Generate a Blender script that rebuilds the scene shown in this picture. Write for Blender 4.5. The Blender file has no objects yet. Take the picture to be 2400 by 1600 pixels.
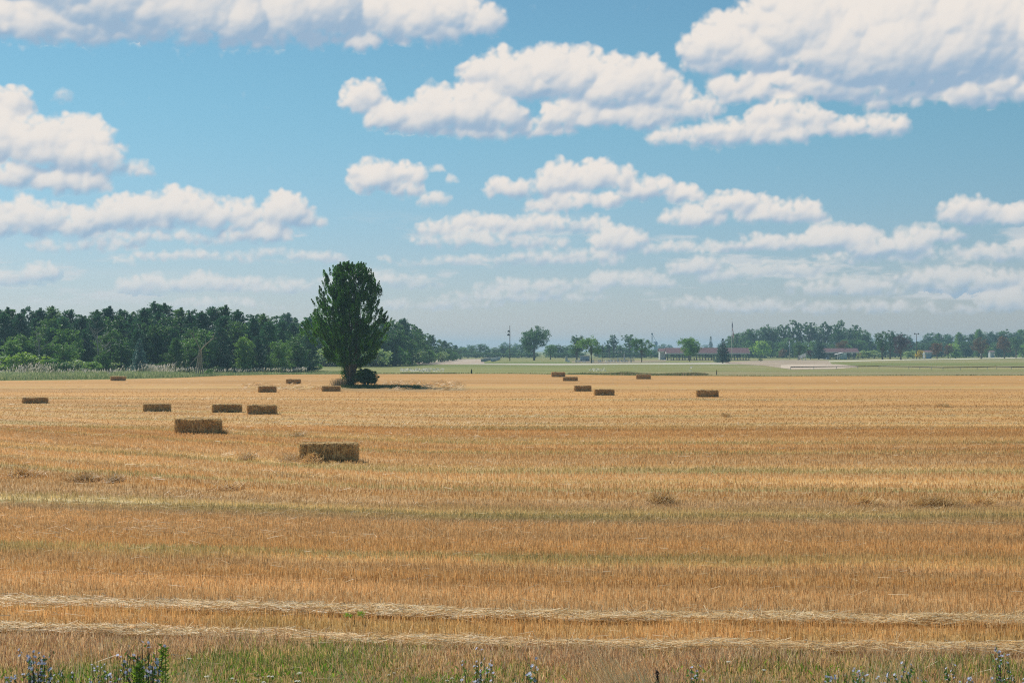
import bpy, math, random
import numpy as np
from mathutils import Vector, Matrix
rng = np.random.default_rng(7)
random.seed(7)
C = bpy.context.scene.collection
scene = bpy.context.scene
F, HOR, CAMZ = 3333.0, 820.0, 4.6
SUN_EL, SUN_X, SUN_Y = math.radians(45), -0.65, 0.76

# ------------------------------------------------------------------ helpers
def lin(r, g, b):
    f = lambda c: (c/255/12.92) if c/255 <= 0.04045 else ((c/255+0.055)/1.055)**2.4
    return (f(r), f(g), f(b))
def gd(py): return CAMZ*F/(py-HOR)                      # distance of flat ground seen at a photo row
def gx(px, d): return (px-1200)*d/F
def hz(py, d): return CAMZ+(HOR-py)*d/F                 # height of a point seen at a row, at a distance

def tag(o, label=None, cat=None, group=None, kind=None):
    if label: o['label'] = label
    if cat: o['category'] = cat
    if group: o['group'] = group
    if kind: o['kind'] = kind
    return o
def mesh_np(name, V, Fc, attrs=None, col=None, smooth=False):
    """V (n,3); Fc (m,k) one polygon size; attrs {name:(domain,type,data)}"""
    me = bpy.data.meshes.new(name)
    V = np.ascontiguousarray(V, dtype=np.float32); Fc = np.ascontiguousarray(Fc, dtype=np.int32)
    n, (m, k) = len(V), Fc.shape
    me.vertices.add(n); me.vertices.foreach_set('co', V.ravel())
    me.loops.add(m*k); me.loops.foreach_set('vertex_index', Fc.ravel())
    me.polygons.add(m); me.polygons.foreach_set('loop_start', np.arange(0, m*k, k, dtype=np.int32))
    me.polygons.foreach_set('loop_total', np.full(m, k, dtype=np.int32))
    if smooth: me.polygons.foreach_set('use_smooth', np.ones(m, dtype=bool))
    for an, (dom, arr) in (attrs or {}).items():
        arr = np.asarray(arr, dtype=np.float32)
        if arr.ndim == 1:
            a = me.attributes.new(an, 'FLOAT', dom); a.data.foreach_set('value', arr)
        else:
            if arr.shape[1] == 3: arr = np.concatenate([arr, np.ones((len(arr), 1), np.float32)], 1)
            a = me.attributes.new(an, 'FLOAT_COLOR', dom); a.data.foreach_set('color', arr.ravel())
    me.update(calc_edges=True)
    return me
def link(name, me, mat, parent=None, loc=None, rz=None):
    o = bpy.data.objects.new(name, me); C.objects.link(o)
    if mat and not me.materials: me.materials.append(mat)
    if parent: o.parent = parent
    if loc is not None: o.location = loc
    if rz is not None: o.rotation_euler = (0, 0, rz)
    return o
def empty(name, loc, rz=0.0):
    o = bpy.data.objects.new(name, None); C.objects.link(o)
    o.location = loc; o.rotation_euler = (0, 0, rz); o.empty_display_size = 0.3
    return o
class MB:
    """collects mixed polygons in python lists"""
    def __init__(s): s.v = []; s.f = []
    def add(s, vs, fs):
        b = len(s.v); s.v += [tuple(v) for v in vs]; s.f += [tuple(i+b for i in f) for f in fs]; return s
    def box(s, x0, x1, y0, y1, z0, z1):
        return s.add([(x0,y0,z0),(x1,y0,z0),(x1,y1,z0),(x0,y1,z0),(x0,y0,z1),(x1,y0,z1),(x1,y1,z1),(x0,y1,z1)],
              [(0,3,2,1),(4,5,6,7),(0,1,5,4),(1,2,6,5),(2,3,7,6),(3,0,4,7)])
    def tube(s, pts, rads, n=6, cap=True):
        pts = [Vector(p) for p in pts]
        rings = []
        for i, p in enumerate(pts):
            d = (pts[min(i+1, len(pts)-1)]-pts[max(i-1, 0)])
            if d.length < 1e-9: d = Vector((0,0,1))
            d.normalize()
            a = d.cross(Vector((0.13, 0.97, 0.2))).normalized(); b = d.cross(a)
            r = rads[i] if hasattr(rads, '__len__') else rads
            rings.append([p+a*(r*math.cos(2*math.pi*j/n))+b*(r*math.sin(2*math.pi*j/n)) for j in range(n)])
        vs = [v for r in rings for v in r]; fs = []
        for i in range(len(pts)-1):
            for j in range(n):
                fs.append((i*n+j, i*n+(j+1)%n, (i+1)*n+(j+1)%n, (i+1)*n+j))
        if cap: fs += [tuple(range(n))[::-1], tuple((len(pts)-1)*n+j for j in range(n))]
        return s.add(vs, fs)
    def mesh(s, name, smooth=False):
        me = bpy.data.meshes.new(name); me.from_pydata(s.v, [], s.f); me.update()
        if smooth: me.polygons.foreach_set('use_smooth', np.ones(len(s.f), dtype=bool))
        return me
    def obj(s, name, mat, parent=None, smooth=False, loc=None): return link(name, s.mesh(name, smooth), mat, parent, loc)

_T = np.random.default_rng(11).random((256, 256))
def vn(x, y, seed=0):
    x = np.asarray(x, float)+seed*17.31; y = np.asarray(y, float)+seed*9.77
    xi = np.floor(x).astype(int); yi = np.floor(y).astype(int); fx = x-xi; fy = y-yi
    fx = fx*fx*(3-2*fx); fy = fy*fy*(3-2*fy)
    a = _T[xi & 255, yi & 255]; b = _T[(xi+1) & 255, yi & 255]; c = _T[xi & 255, (yi+1) & 255]; d = _T[(xi+1) & 255, (yi+1) & 255]
    return (a*(1-fx)+b*fx)*(1-fy)+(c*(1-fx)+d*fx)*fy
def fbm(x, y, seed=0, o=4):
    t = 0; a = .5; s = 0
    for i in range(o):
        t = t+a*vn(np.asarray(x)*2**i, np.asarray(y)*2**i, seed+i*3); s += a; a *= .5
    return t/s

# ------------------------------------------------------------------ materials
class NT:
    def __init__(s, tree): s.t = tree; s.n = tree.nodes; s.l = tree.links
    def new(s, typ, **kw):
        nd = s.n.new(typ)
        for k, v in kw.items(): setattr(nd, k, v)
        return nd
    def put(s, sock, v):
        if isinstance(v, bpy.types.NodeSocket): s.l.new(v, sock)
        else: sock.default_value = v
    def math(s, op, a, b=0.0, c=0.0, clamp=False):
        nd = s.new('ShaderNodeMath', operation=op, use_clamp=clamp)
        s.put(nd.inputs[0], a); s.put(nd.inputs[1], b); s.put(nd.inputs[2], c); return nd.outputs[0]
    def vm(s, op, a, b=(0,0,0), c=(0,0,0), out=0):
        nd = s.new('ShaderNodeVectorMath', operation=op)
        s.put(nd.inputs[0], a)
        if op == 'SCALE': s.put(nd.inputs['Scale'], b)
        else: s.put(nd.inputs[1], b)
        if op == 'MULTIPLY_ADD': s.put(nd.inputs[2], c)
        return nd.outputs['Value'] if out else nd.outputs[0]
    def noise(s, vec, scale, detail=3, rough=.55, dist=0.0, color=False, dims='3D'):
        nd = s.new('ShaderNodeTexNoise', noise_dimensions=dims)
        if vec is not None: s.put(nd.inputs['Vector'], vec)
        nd.inputs['Scale'].default_value = scale; nd.inputs['Detail'].default_value = detail
        nd.inputs['Roughness'].default_value = rough; nd.inputs['Distortion'].default_value = dist
        return nd.outputs['Color' if color else 'Fac']
    def ss(s, x, a, b, o0=0.0, o1=1.0):
        nd = s.new('ShaderNodeMapRange', interpolation_type='SMOOTHSTEP')
        for i, v in enumerate((x, a, b, o0, o1)): s.put(nd.inputs[i], v)
        return nd.outputs[0]
    def mix(s, fac, a, b, typ='RGBA', blend='MIX'):
        nd = s.new('ShaderNodeMix', data_type=typ, blend_type=blend)
        if typ == 'RGBA':
            s.put(nd.inputs[0], fac)
            for i, v in ((6, a), (7, b)):
                if isinstance(v, tuple) and len(v) == 3: v = (*v, 1)
                s.put(nd.inputs[i], v)
            return nd.outputs[2]
        s.put(nd.inputs[0], fac); s.put(nd.inputs[2], a); s.put(nd.inputs[3], b); return nd.outputs[0]
    def attr(s, name, out='Color'):
        nd = s.new('ShaderNodeAttribute', attribute_name=name); return nd.outputs[out]

def new_mat(name):
    m = bpy.data.materials.new(name); m.use_nodes = True
    t = NT(m.node_tree); t.n.clear()
    out = t.new('ShaderNodeOutputMaterial')
    return m, t, out
def plain(name, col, rough=.8, var=.25, scale=6.0, metal=0.0, bump=0.0, spec=.3):
    """a solid colour with procedural mottling"""
    m, t, out = new_mat(name)
    b = t.new('ShaderNodeBsdfPrincipled'); tc = t.new('ShaderNodeTexCoord')
    nz = t.noise(tc.outputs['Object'], scale, 5)
    c2 = tuple(c*(1-var) for c in col)
    t.put(b.inputs['Base Color'], t.mix(t.ss(nz, .3, .7), c2, tuple(min(1, c*(1+var*.5)) for c in col)))
    b.inputs['Roughness'].default_value = rough; b.inputs['Metallic'].default_value = metal
    b.inputs['Specular IOR Level'].default_value = spec
    if bump:
        bp = t.new('ShaderNodeBump'); bp.inputs['Strength'].default_value = bump; t.put(bp.inputs['Height'], nz)
        t.l.new(bp.outputs[0], b.inputs['Normal'])
    t.l.new(b.outputs[0], out.inputs[0]); return m
def leafmat(name, col, trans=.35, hue=.12, attr='tone', tcol=None):
    """leaf: diffuse + light coming through; tone per leaf, a little change per tree"""
    m, t, out = new_mat(name)
    tone = t.attr(attr, 'Fac'); oi = t.new('ShaderNodeObjectInfo')
    k = t.math('MULTIPLY_ADD', tone, 0.9, 0.55)
    k = t.math('MULTIPLY', k, t.math('MULTIPLY_ADD', oi.outputs['Random'], hue*3, 1-hue*1.5))
    hs = t.new('ShaderNodeHueSaturation'); hs.inputs['Color'].default_value = (*col, 1)
    t.put(hs.inputs['Hue'], t.math('MULTIPLY_ADD', oi.outputs['Random'], -hue*.25, .5+hue*.12))
    t.put(hs.inputs['Value'], k)
    c = hs.outputs[0]
    d = t.new('ShaderNodeBsdfPrincipled'); t.put(d.inputs['Base Color'], c)
    d.inputs['Roughness'].default_value = .55; d.inputs['Specular IOR Level'].default_value = .25
    tr = t.new('ShaderNodeBsdfTranslucent')
    tc = tcol or (1.3, 1.25, .5)
    t.put(tr.inputs['Color'], t.mix(1.0, c, (*tc, 1), blend='MULTIPLY'))
    mx = t.new('ShaderNodeMixShader'); mx.inputs[0].default_value = trans
    t.l.new(d.outputs[0], mx.inputs[1]); t.l.new(tr.outputs[0], mx.inputs[2]); t.l.new(mx.outputs[0], out.inputs[0])
    return m
def strawmat(name, trans=.25, gain=1.0):
    """dry straw: colour from the stalk's own attribute"""
    m, t, out = new_mat(name)
    c = t.attr('col')
    d = t.new('ShaderNodeBsdfPrincipled'); t.put(d.inputs['Base Color'], c)
    d.inputs['Roughness'].default_value = .5; d.inputs['Specular IOR Level'].default_value = .3
    tr = t.new('ShaderNodeBsdfTranslucent'); t.put(tr.inputs['Color'], c)
    mx = t.new('ShaderNodeMixShader'); mx.inputs[0].default_value = trans
    t.l.new(d.outputs[0], mx.inputs[1]); t.l.new(tr.outputs[0], mx.inputs[2]); t.l.new(mx.outputs[0], out.inputs[0])
    return m
def groundmat(name, stretch=(1, 1, 1), sc=8.0, amp=.35, bump=.4):
    m, t, out = new_mat(name)
    tc = t.new('ShaderNodeTexCoord')
    p = t.vm('MULTIPLY', tc.outputs['Object'], stretch)
    n1 = t.noise(p, sc, 6, .7); n2 = t.noise(p, sc*.13, 4, .6)
    k = t.math('MULTIPLY_ADD', n1, amp*2, 1-amp)
    k = t.math('MULTIPLY', k, t.math('MULTIPLY_ADD', n2, amp, 1-amp*.5))
    d = t.new('ShaderNodeBsdfPrincipled')
    t.put(d.inputs['Base Color'], t.vm('SCALE', t.attr('col'), k))
    d.inputs['Roughness'].default_value = .9; d.inputs['Specular IOR Level'].default_value = .1
    bp = t.new('ShaderNodeBump'); bp.inputs['Strength'].default_value = bump; bp.inputs['Distance'].default_value = .05
    t.put(bp.inputs['Height'], n1); t.l.new(bp.outputs[0], d.inputs['Normal'])
    t.l.new(d.outputs[0], out.inputs[0]); return m

# ------------------------------------------------------------------ camera, sun, sky
cam = bpy.data.objects.new('camera', bpy.data.cameras.new('camera')); C.objects.link(cam)
cam.location = (0, 0, CAMZ); cam.data.sensor_width = 36; cam.data.lens = 50
cam.rotation_euler = (math.radians(90)+math.atan(20/F), 0, 0)
cam.data.clip_start = .1; cam.data.clip_end = 30000
scene.camera = cam
sd = Vector((SUN_X*math.cos(SUN_EL), SUN_Y*math.cos(SUN_EL), math.sin(SUN_EL))).normalized()
sl = bpy.data.lights.new('sun', 'SUN'); sl.energy = 4.8; sl.angle = math.radians(.55); sl.color = (1, .95, .86)
so = bpy.data.objects.new('sun', sl); C.objects.link(so); so.location = (0, 0, 60)
so.rotation_euler = (-sd).to_track_quat('-Z', 'Y').to_euler()
scene.view_settings.view_transform = 'Standard'; scene.view_settings.look = 'None'
scene.view_settings.exposure = 0; scene.view_settings.gamma = 1
scene.cycles.max_bounces = 8; scene.cycles.transparent_max_bounces = 8
scene.cycles.diffuse_bounces = 3; scene.cycles.glossy_bounces = 1; scene.cycles.volume_bounces = 0
scene.cycles.transmission_bounces = 3
try:
    scene.cycles.use_denoising = False
except Exception: pass
scene.cycles.use_adaptive_sampling = True; scene.cycles.adaptive_threshold = .01; scene.cycles.pixel_filter_type = 'BLACKMAN_HARRIS'; scene.cycles.filter_width = 1.15
scene.cycles.sample_clamp_indirect = 8

SKY_TOP = (.84, 1.20, 1.13); SKY_LOW = (.88, .85, 1.07); SKY_STR = .072; CLOUD_STR = .92; HAZE = .00026
# clouds: (centre, radii) in photo-sized units of azimuth and elevation, weight = how solid
CL = [(60,30,330,80,1),(420,-45,420,165,1),(420,62,520,52,1),(800,25,360,88,.9),(1030,38,130,42,.55),
 (20,235,60,48,1),(70,330,150,75,1),(200,345,80,70,1),(180,290,60,40,.8),(110,405,160,42,.75),(300,388,48,26,.45),(138,214,26,18,.35),
 (60,500,170,46,1),
 (310,488,98,46,1),(420,478,80,44,1),(510,492,85,42,.9),(655,487,62,46,1),(590,530,85,34,.9),(700,505,45,20,.8),(420,545,220,18,.45),
 (835,228,60,48,1),(925,262,95,50,1),(1060,250,140,72,1),(1180,170,112,74,1),(1290,175,110,80,1),(1430,190,105,78,1),(1390,258,170,52,1),(1130,292,190,36,1),(1520,215,80,48,.9),
 (1575,308,78,30,1),(1700,304,160,40,1),(1810,268,95,46,1),(1960,292,130,36,1),(1690,212,55,38,.8),(1590,246,70,36,.8),
 (1690,110,120,90,1),(1840,60,180,125,1),(2050,60,240,150,1),(2290,90,180,130,1),(1960,185,320,62,1),(2230,205,270,52,1),
 (860,408,60,46,1),(930,402,50,32,1),(890,432,86,26,1),(1005,395,20,14,.4),(1045,418,18,13,.4),(1000,458,46,16,.4),
 (1168,428,48,34,1),(1280,415,62,50,1),(1390,405,78,44,1),(1310,462,120,30,1),(1480,432,75,36,1),(1565,445,48,28,.9),
 (1590,500,80,30,.7),(1700,466,95,36,1),(1790,488,110,32,1),(1870,502,50,18,.7),
 (1015,522,62,26,.8),(1120,512,90,28,.85),(1240,512,90,26,.85),(1420,552,74,28,.85),(1120,550,180,22,.5),(1350,520,50,22,.6),
 (1760,560,95,20,.75),(1930,548,90,28,.85),(2050,560,90,30,.85),(2140,538,85,20,.8),(2100,590,250,15,.5),
 (2232,480,64,36,1),(2330,492,80,28,1),
 (92,626,46,24,.75),(20,632,50,18,.7),(284,605,30,11,.4),(370,655,100,19,.6),(500,652,110,20,.65),(640,662,110,15,.45),
 (1600,612,75,22,.5),(1450,645,110,20,.45),(1680,632,80,16,.4),(730,590,80,14,.4),(1060,600,190,14,.35),(620,580,50,12,.35),(2200,640,200,26,.5),(2300,575,120,20,.5),(1290,590,160,18,.5),(1560,570,120,16,.5),(450,590,150,14,.45),(180,560,120,16,.5),(880,640,110,16,.45),(1250,655,160,18,.45),(1000,700,160,14,.4),(1700,700,200,16,.4),(2050,705,200,16,.4),(500,700,140,12,.4),(2320,690,90,24,.4),(1820,620,100,14,.45),(1950,660,160,20,.3),(1200,680,200,16,.28),(820,650,190,16,.28)]
world = bpy.data.worlds.new('World'); scene.world = world; world.use_nodes = True
wt = NT(world.node_tree); wt.n.clear()
sky = wt.new('ShaderNodeTexSky', sky_type='NISHITA'); sky.sun_disc = False
sky.sun_elevation = SUN_EL; sky.sun_rotation = math.atan2(SUN_X, SUN_Y)
sky.altitude = 0; sky.air_density = 1.0; sky.dust_density = .15; sky.ozone_density = 3.0
hs = wt.new('ShaderNodeHueSaturation'); hs.inputs['Saturation'].default_value = 1.0
tcw = wt.new('ShaderNodeTexCoord'); spw = wt.new('ShaderNodeSeparateXYZ'); wt.l.new(tcw.outputs['Generated'], spw.inputs[0])
wt.l.new(wt.mix(1.0, sky.outputs[0], wt.mix(wt.ss(spw.outputs[2], -.02, .2), SKY_LOW, SKY_TOP), blend='MULTIPLY'), hs.inputs['Color'])
bg = wt.new('ShaderNodeBackground'); bg.inputs['Strength'].default_value = SKY_STR
wt.l.new(hs.outputs[0], bg.inputs['Color'])
wo = wt.new('ShaderNodeOutputWorld'); wt.l.new(bg.outputs[0], wo.inputs['Surface'])

# the cloudy sky: a far dome patch of thin air where only the clouds are opaque
def make_clouds():
    st = .0023
    A = np.arange(-1.95, 1.95, st); E = np.arange(-.03, 1.2, st)
    a, e = np.meshgrid(A, E)
    def nz(x, y, s, o, r=.55):
        t = 0; am = 1; tot = 0
        for i in range(o):
            t = t+am*(vn(x*2.03**i, y*2.03**i, s+i*5)-.5)*2; tot += am; am *= r
        return t/tot
    def bil(x, y, s, o, r=.55):
        t = 0; am = 1; tot = 0
        for i in range(o):
            t = t+am*(1-np.abs(vn(x*2.03**i, y*2.03**i, s+i*5)*2-1)*2); tot += am; am *= r
        return t/tot
    wx = nz(a*9, e*9, 1, 4, .6)*.020 + nz(a*60, e*60, 2, 4, .65)*.0085
    wy = nz(a*9, e*9, 3, 4, .6)*.014 + nz(a*60, e*60, 4, 4, .65)*.0085
    aw, ew = a+wx, e+wy
    H = np.full(a.shape, -.2); M = np.full(a.shape, -1.0); VT = np.zeros(a.shape); W = np.zeros(a.shape)
    extra = []
    r2 = np.random.default_rng(5)
    for i in range(26):      # the same sky carries on outside the photograph
        s_ = r2.choice([-1, 1]); x = s_*r2.uniform(1500, 2300)+1176; y = r2.uniform(-350, 640)
        k = (700-y)/700
        for j in range(4): extra.append((x+r2.uniform(-160, 160)*k, y+r2.uniform(-40, 40)*k, (60+r2.random()*90)*k+20, (30+r2.random()*45)*k+8, .5+.5*k))
    for j in range(9): extra.append((1176+r2.uniform(-1100, 1100), -260+r2.uniform(-60, 40), 200+r2.random()*150, 80, 1))
    def puff(x, y, z, r, w, el, ry):
        i0, i1 = np.searchsorted(A, [x-r*1.25-.03, x+r*1.25+.03]); j0, j1 = np.searchsorted(E, [y-r*1.25-.03, y+r*1.25+.03])
        if i1 <= i0 or j1 <= j0: return
        q = (slice(j0, j1), slice(i0, i1))
        d2 = ((aw[q]-x)**2+((ew[q]-y)*np.where(ew[q] < y, 1.35, 1.0))**2)/r**2
        m = 1-np.sqrt(d2); h = z+r*np.sqrt(np.clip(1-d2, 0, 1))
        inside = (d2 < 1) & (h > H[q])
        H[q] = np.where(inside, h, H[q])
        ms = m*min(2.5, 2.5*(r/.05)**.6)
        better = ms > M[q]
        W[q] = np.where(better, w, W[q]); M[q] = np.where(better, ms, M[q])
        VT[q] = np.where(inside, np.clip((e[q]-el)/ry*.5+.55, 0, 1.1), VT[q])
    for (cx, cy, rx, ry, w) in CL+extra:
        az = math.atan2(cx*1.0204-1200, F)*3.333; hyp = math.hypot(F, cx*1.0204-1200)
        el = (HOR-cy*1.0204)/hyp*3.333; rx2 = rx*1.0204/1000*1.02; ry2 = ry*1.0204/1000*(1.07+(.4 if cy > 535 else .12 if cy > 470 else 0)); el -= ry2*.15
        n = int(16+34*min(4, rx2/ry2)**.8)
        for i in range(n):
            t = r2.uniform(-1, 1); yy_ = r2.uniform(-.55, .95)
            if t*t+yy_*yy_ > 1.0: continue
            r = ry2*(r2.uniform(.34, .70) if i % 3 else r2.uniform(.6, .8))*(1-.25*abs(t))
            x = az+t*(rx2-r*.6); y = el+max(-.42, yy_)*(ry2-r*.8); z = r2.uniform(-.3, .35)*ry2
            puff(x, y, z, r, w, el, ry2)
            for j in range(5):          # smaller lobes crowd the upper rim of each puff
                a2 = r2.uniform(-.5, 3.6); rr = r*r2.uniform(.22, .42)
                puff(x+math.cos(a2)*r*.78, y+math.sin(a2)*r*.78, z+r*r2.uniform(.1, .6), rr, w, el, ry2)
    def blur(z, n):
        for _ in range(n):
            z = (z+np.roll(z, 1, 0)+np.roll(z, -1, 0))/3; z = (z+np.roll(z, 1, 1)+np.roll(z, -1, 1))/3
        return z
    k = M > 0
    Hc = np.where(k, H, -.05)+nz(a*55, e*55, 8, 5, .6)*.006
    def fill(z, n):
        m = k.astype(float); return blur(z*m, n)/np.maximum(blur(m, n), 1e-3)
    Hf, Hm, Hl = fill(Hc, 2), fill(Hc, 8), fill(Hc, 26)
    def shade(z):
        gy, gx_ = np.gradient(z, st); n = np.sqrt(gx_**2+gy**2+1); return (-gx_*-.45-gy*.62+.64)/n
    light = .30*shade(Hf)+.42*shade(Hm)+.28*shade(Hl)
    vt = fill(VT, 20)
    light = .44*light+.56*np.clip(vt, 0, 1)+.03
    soft = np.interp(vt, [.1, .5], [.35, 1.0])
    Dn = M*soft*.30+nz(a*80, e*80, 12, 5, .70)*.17+nz(a*20, e*24, 14, 5, .65)*.20+.03
    Dn = blur(Dn, 1)
    Dn = np.where(Dn > 0, np.minimum(Dn, .36)*(.62+.38*W), Dn)
    # thin high streaks and far faint banks
    veil = np.clip((nz(a*1.6, e*11, 20, 5, .6)+.16)*1.6, 0, 1)*np.clip((.42-e)/.2, 0, 1)*np.clip((e-.02)/.06, 0, 1)
    bank = np.clip((nz(a*3.5+3, e*17, 22, 6, .62)-.06)*4, 0, 1)*np.clip((.34-e)/.1, 0, 1)*np.clip((e-.05)/.08, 0, 1)
    Dn = np.maximum(Dn, .10*veil+.25*bank-.01); light = np.where(k, light, .62)
    a, e = a, e
    v = np.stack([np.sin(a/3.333)*9000, np.cos(a/3.333)*9000, e/3.333*9000+CAMZ], -1).reshape(-1, 3)
    ny, nx = a.shape
    ii = (np.arange(ny-1)[:, None]*nx+np.arange(nx-1)[None]).ravel()
    keep = (np.maximum.reduce([Dn[:-1, :-1], Dn[1:, :-1], Dn[:-1, 1:], Dn[1:, 1:]]) > -.02).ravel()
    ii = ii[keep]
    f = np.stack([ii, ii+1, ii+nx+1, ii+nx], 1)
    used = np.zeros(len(v), bool); used[f.ravel()] = True
    idx = np.cumsum(used)-1
    me = mesh_np('sky', v[used], idx[f], {'dens': ('POINT', Dn.ravel()[used]), 'light': ('POINT', light.ravel()[used])}, smooth=True)
    m, t, out = new_mat('cloud')
    de = t.attr('dens', 'Fac'); li = t.attr('light', 'Fac')
    geo = t.new('ShaderNodeNewGeometry'); sp = t.new('ShaderNodeSeparateXYZ'); t.l.new(geo.outputs['Position'], sp.inputs[0])
    el = t.math('DIVIDE', sp.outputs[2], 2700.0)
    al = t.math('MULTIPLY', t.ss(de, .0, .36), t.ss(el, .04, .40, .78, 1.0))
    lt = t.ss(li, .08, .86)
    lt = t.math('MULTIPLY', lt, t.ss(el, .05, .40, .82, 1.0))
    col = t.mix(lt, lin(160, 187, 212), lin(248, 240, 232))
    em = t.new('ShaderNodeEmission'); t.put(em.inputs[0], col); em.inputs[1].default_value = CLOUD_STR
    tr = t.new('ShaderNodeBsdfTransparent'); mx = t.new('ShaderNodeMixShader'); t.put(mx.inputs[0], al)
    t.l.new(tr.outputs[0], mx.inputs[1]); t.l.new(em.outputs[0], mx.inputs[2]); t.l.new(mx.outputs[0], out.inputs[0])
    o = link('sky', me, m); tag(o, 'blue summer sky with rows of white fair-weather clouds', kind='structure')
    m.cycles.emission_sampling = 'NONE'
make_clouds()
# ------------------------------------------------------------------ the field
PAL = {'T': lin(200,150,101), 'O': lin(200,146,88), 'D': lin(182,126,66), 'P': lin(228,192,136), 'G': lin(170,150,98),
       'L': lin(206,166,116), 'B': lin(176,140,108), 'S': lin(160,134,116), 'V': lin(200,160,112)}
BANDS = [(868,'T'),(879,'O'),(884,'T'),(893,'O'),(897,'T'),(904,'L'),(909,'T'),(918,'O'),(922,'T'),(932,'L'),(936,'T'),(945,'O'),(948,'T'),
 (956,'L'),(960,'T'),(966,'O'),(969,'L'),(976,'O'),(981,'T'),(986,'L'),(993,'O'),(996,'L'),(1003,'O'),(1009,'T'),(1015,'O'),(1019,'T'),(1023,'L'),(1033,'G'),(1037,'T'),
 (1050,'O'),(1056,'G'),(1060,'T'),(1076,'B'),(1082,'T'),(1090,'L'),(1098,'G'),(1104,'T'),(1120,'L'),(1126,'T'),(1132,'O'),(1138,'G'),(1143,'T'),(1152,'D'),
 (1160,'T'),(1170,'B'),(1184,'L'),(1194,'P'),(1198,'G'),(1204,'L'),(1213,'B'),(1220,'T'),(1248,'T'),(1262,'O'),(1276,'O'),(1284,'O'),(1292,'G'),(1300,'O'),
 (1306,'L'),(1311,'T'),(1332,'O'),(1347,'D'),(1358,'T'),(1395,'T'),(1414,'B'),(1421,'S'),(1428,'P'),(1435,'O'),(1447,'O'),(1463,'O'),(1478,'O'),(1488,'P'),(1498,'B'),(1516,'V'),(1660,'V')]
_bv = np.array([gd(p) for p, c in BANDS])            # decreasing distance
def soften(c):
    m = c.mean(-1, keepdims=True); return (c*.86+m*.14)*1.22*np.array([.955, 1.06, .93])
_bc = soften(np.array([PAL[c] for p, c in BANDS]))
def band(v):
    """colour and soft edges of the swath lines at line coordinate v"""
    d = CAMZ*F/np.clip(v*1.026, 10, 400)+HOR         # back to the row numbers of the list
    py = np.array([p for p, c in BANDS], float)
    i = np.clip(np.searchsorted(py, d, side='right')-1, 0, len(py)-1)
    j = np.clip(i+1, 0, len(py)-1)
    w = np.clip((d-(py[j]-2.2))/2.2, 0, 1)[..., None]*(j > i)[..., None]
    return _bc[i]*(1-w)+_bc[j]*w, i
_Sy = np.array([0, 30, 36, 42, 50, 60, 72, 95, 130, 170]); _Ss = np.array([.05, .06, .2, .4, .66, .78, .7, .42, .1, 0])
def vcoord(x, y):
    h = np.logaddexp(0, (-x-4)*.6)/.6
    v = y.copy()
    for _ in range(12):
        tilt = np.interp(v, [20, 30, 45, 60], [.095, .085, .03, 0.0])
        v = .5*v+.5*(y-np.interp(v, _Sy, _Ss)*h+tilt*x)
    wob = (fbm(x*.12, y*.12, 3, 3)-.5)*np.interp(y, [18, 60, 250], [.5, 1.6, 7])
    return v+wob
def field_col(x, y, fine=True):
    v = vcoord(x, y)
    c, i = band(v)
    n = fbm(x*.06/(1+y/90), v*1.2, 5, 3)[..., None]
    big = fbm(x*.03, y*.05, 6, 3)[..., None]
    # the swaths fade out of and into their lines along their length
    mean = soften(np.array(PAL['T'])*.7+np.array(PAL['O'])*.3)
    k = np.clip(.25+1.5*vn(x*.09/(1+y/70), v*.5, 8), .25, 1)[..., None]
    strong = np.isin(i, [q for q, b in enumerate(BANDS) if b[0] > 1400])[..., None]
    k = np.where(strong, 1, k)
    k = k*np.interp(v, [20, 40, 60, 120, 200], [.7, .7, .6, .8, .8])[..., None]
    c = mean*(1-k)+c*k
    # fine drill lines far off
    ln = (vn(x*.015, v*2.3/(1+y/60), 12)-.5)[..., None]
    c = c*(1+np.interp(v, [20, 100], [.3, .2])[..., None]*ln)*(.86+.3*n)
    lv = np.log(v); l2 = (vn(x*.012+5, lv*46, 14)-.5)*.20+(vn(x*.02, lv*120, 15)-.5)*.14+(vn(x*.006+lv*3, lv*260, 16)-.5)*.10
    c = c*(1+np.interp(v, [24, 40, 80], [.3, 1.2, 1.1])*l2)[..., None]
    # green regrowth in patches
    gi = np.isin(i, [q for q, b in enumerate(BANDS) if b[1] in 'GL' or 1437 <= b[0] < 1487 or 1284 <= b[0] < 1306])
    gn = np.clip((fbm(x*.35/(1+y/40), y*.5, 9, 3)-.5)*5, 0, 1)*gi
    c = c*(1-.3*gn[..., None])+np.array(lin(136, 138, 84))*.3*gn[..., None]
    c = c*(.9+.22*big)*np.array([1, .985+.0*1, .97])
    return c, v, i
FE = [(-500,896),(0,892),(200,890),(400,886),(520,880),(700,877),(900,876.2),(1200,875.6),(1500,880),(1800,881.5),(2100,880.5),(2400,880),(2900,880)]
_fx = np.array([gx(p, gd(q)) for p, q in FE]); _fy = np.array([gd(q) for p, q in FE])
def edge_y(x): return np.interp(x, _fx, _fy)

def clear_patch(x, y):
    """greyed strip with few stalks, and pale patches, under and beside the lone tree; 0..1"""
    px = 1200+x*F/y; py = HOR+CAMZ*F/y
    n = (fbm(x*.6, y*.25, 21, 3)-.5)
    a = np.clip(1-np.abs(py-911-n*10)/5.5, 0, 1)*np.clip((px-775)/30, 0, 1)*np.clip((1092-px)/12, 0, 1)
    b = np.clip(1-np.abs(py-904-n*16)/9, 0, 1)*np.clip((px-850)/80, 0, 1)*np.clip((1090-px)/15, 0, 1)
    c = .45*np.clip(1-np.hypot((px-650)/120, (py-908)/9)+n*1.6, 0, 1)
    return a, b, c

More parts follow.
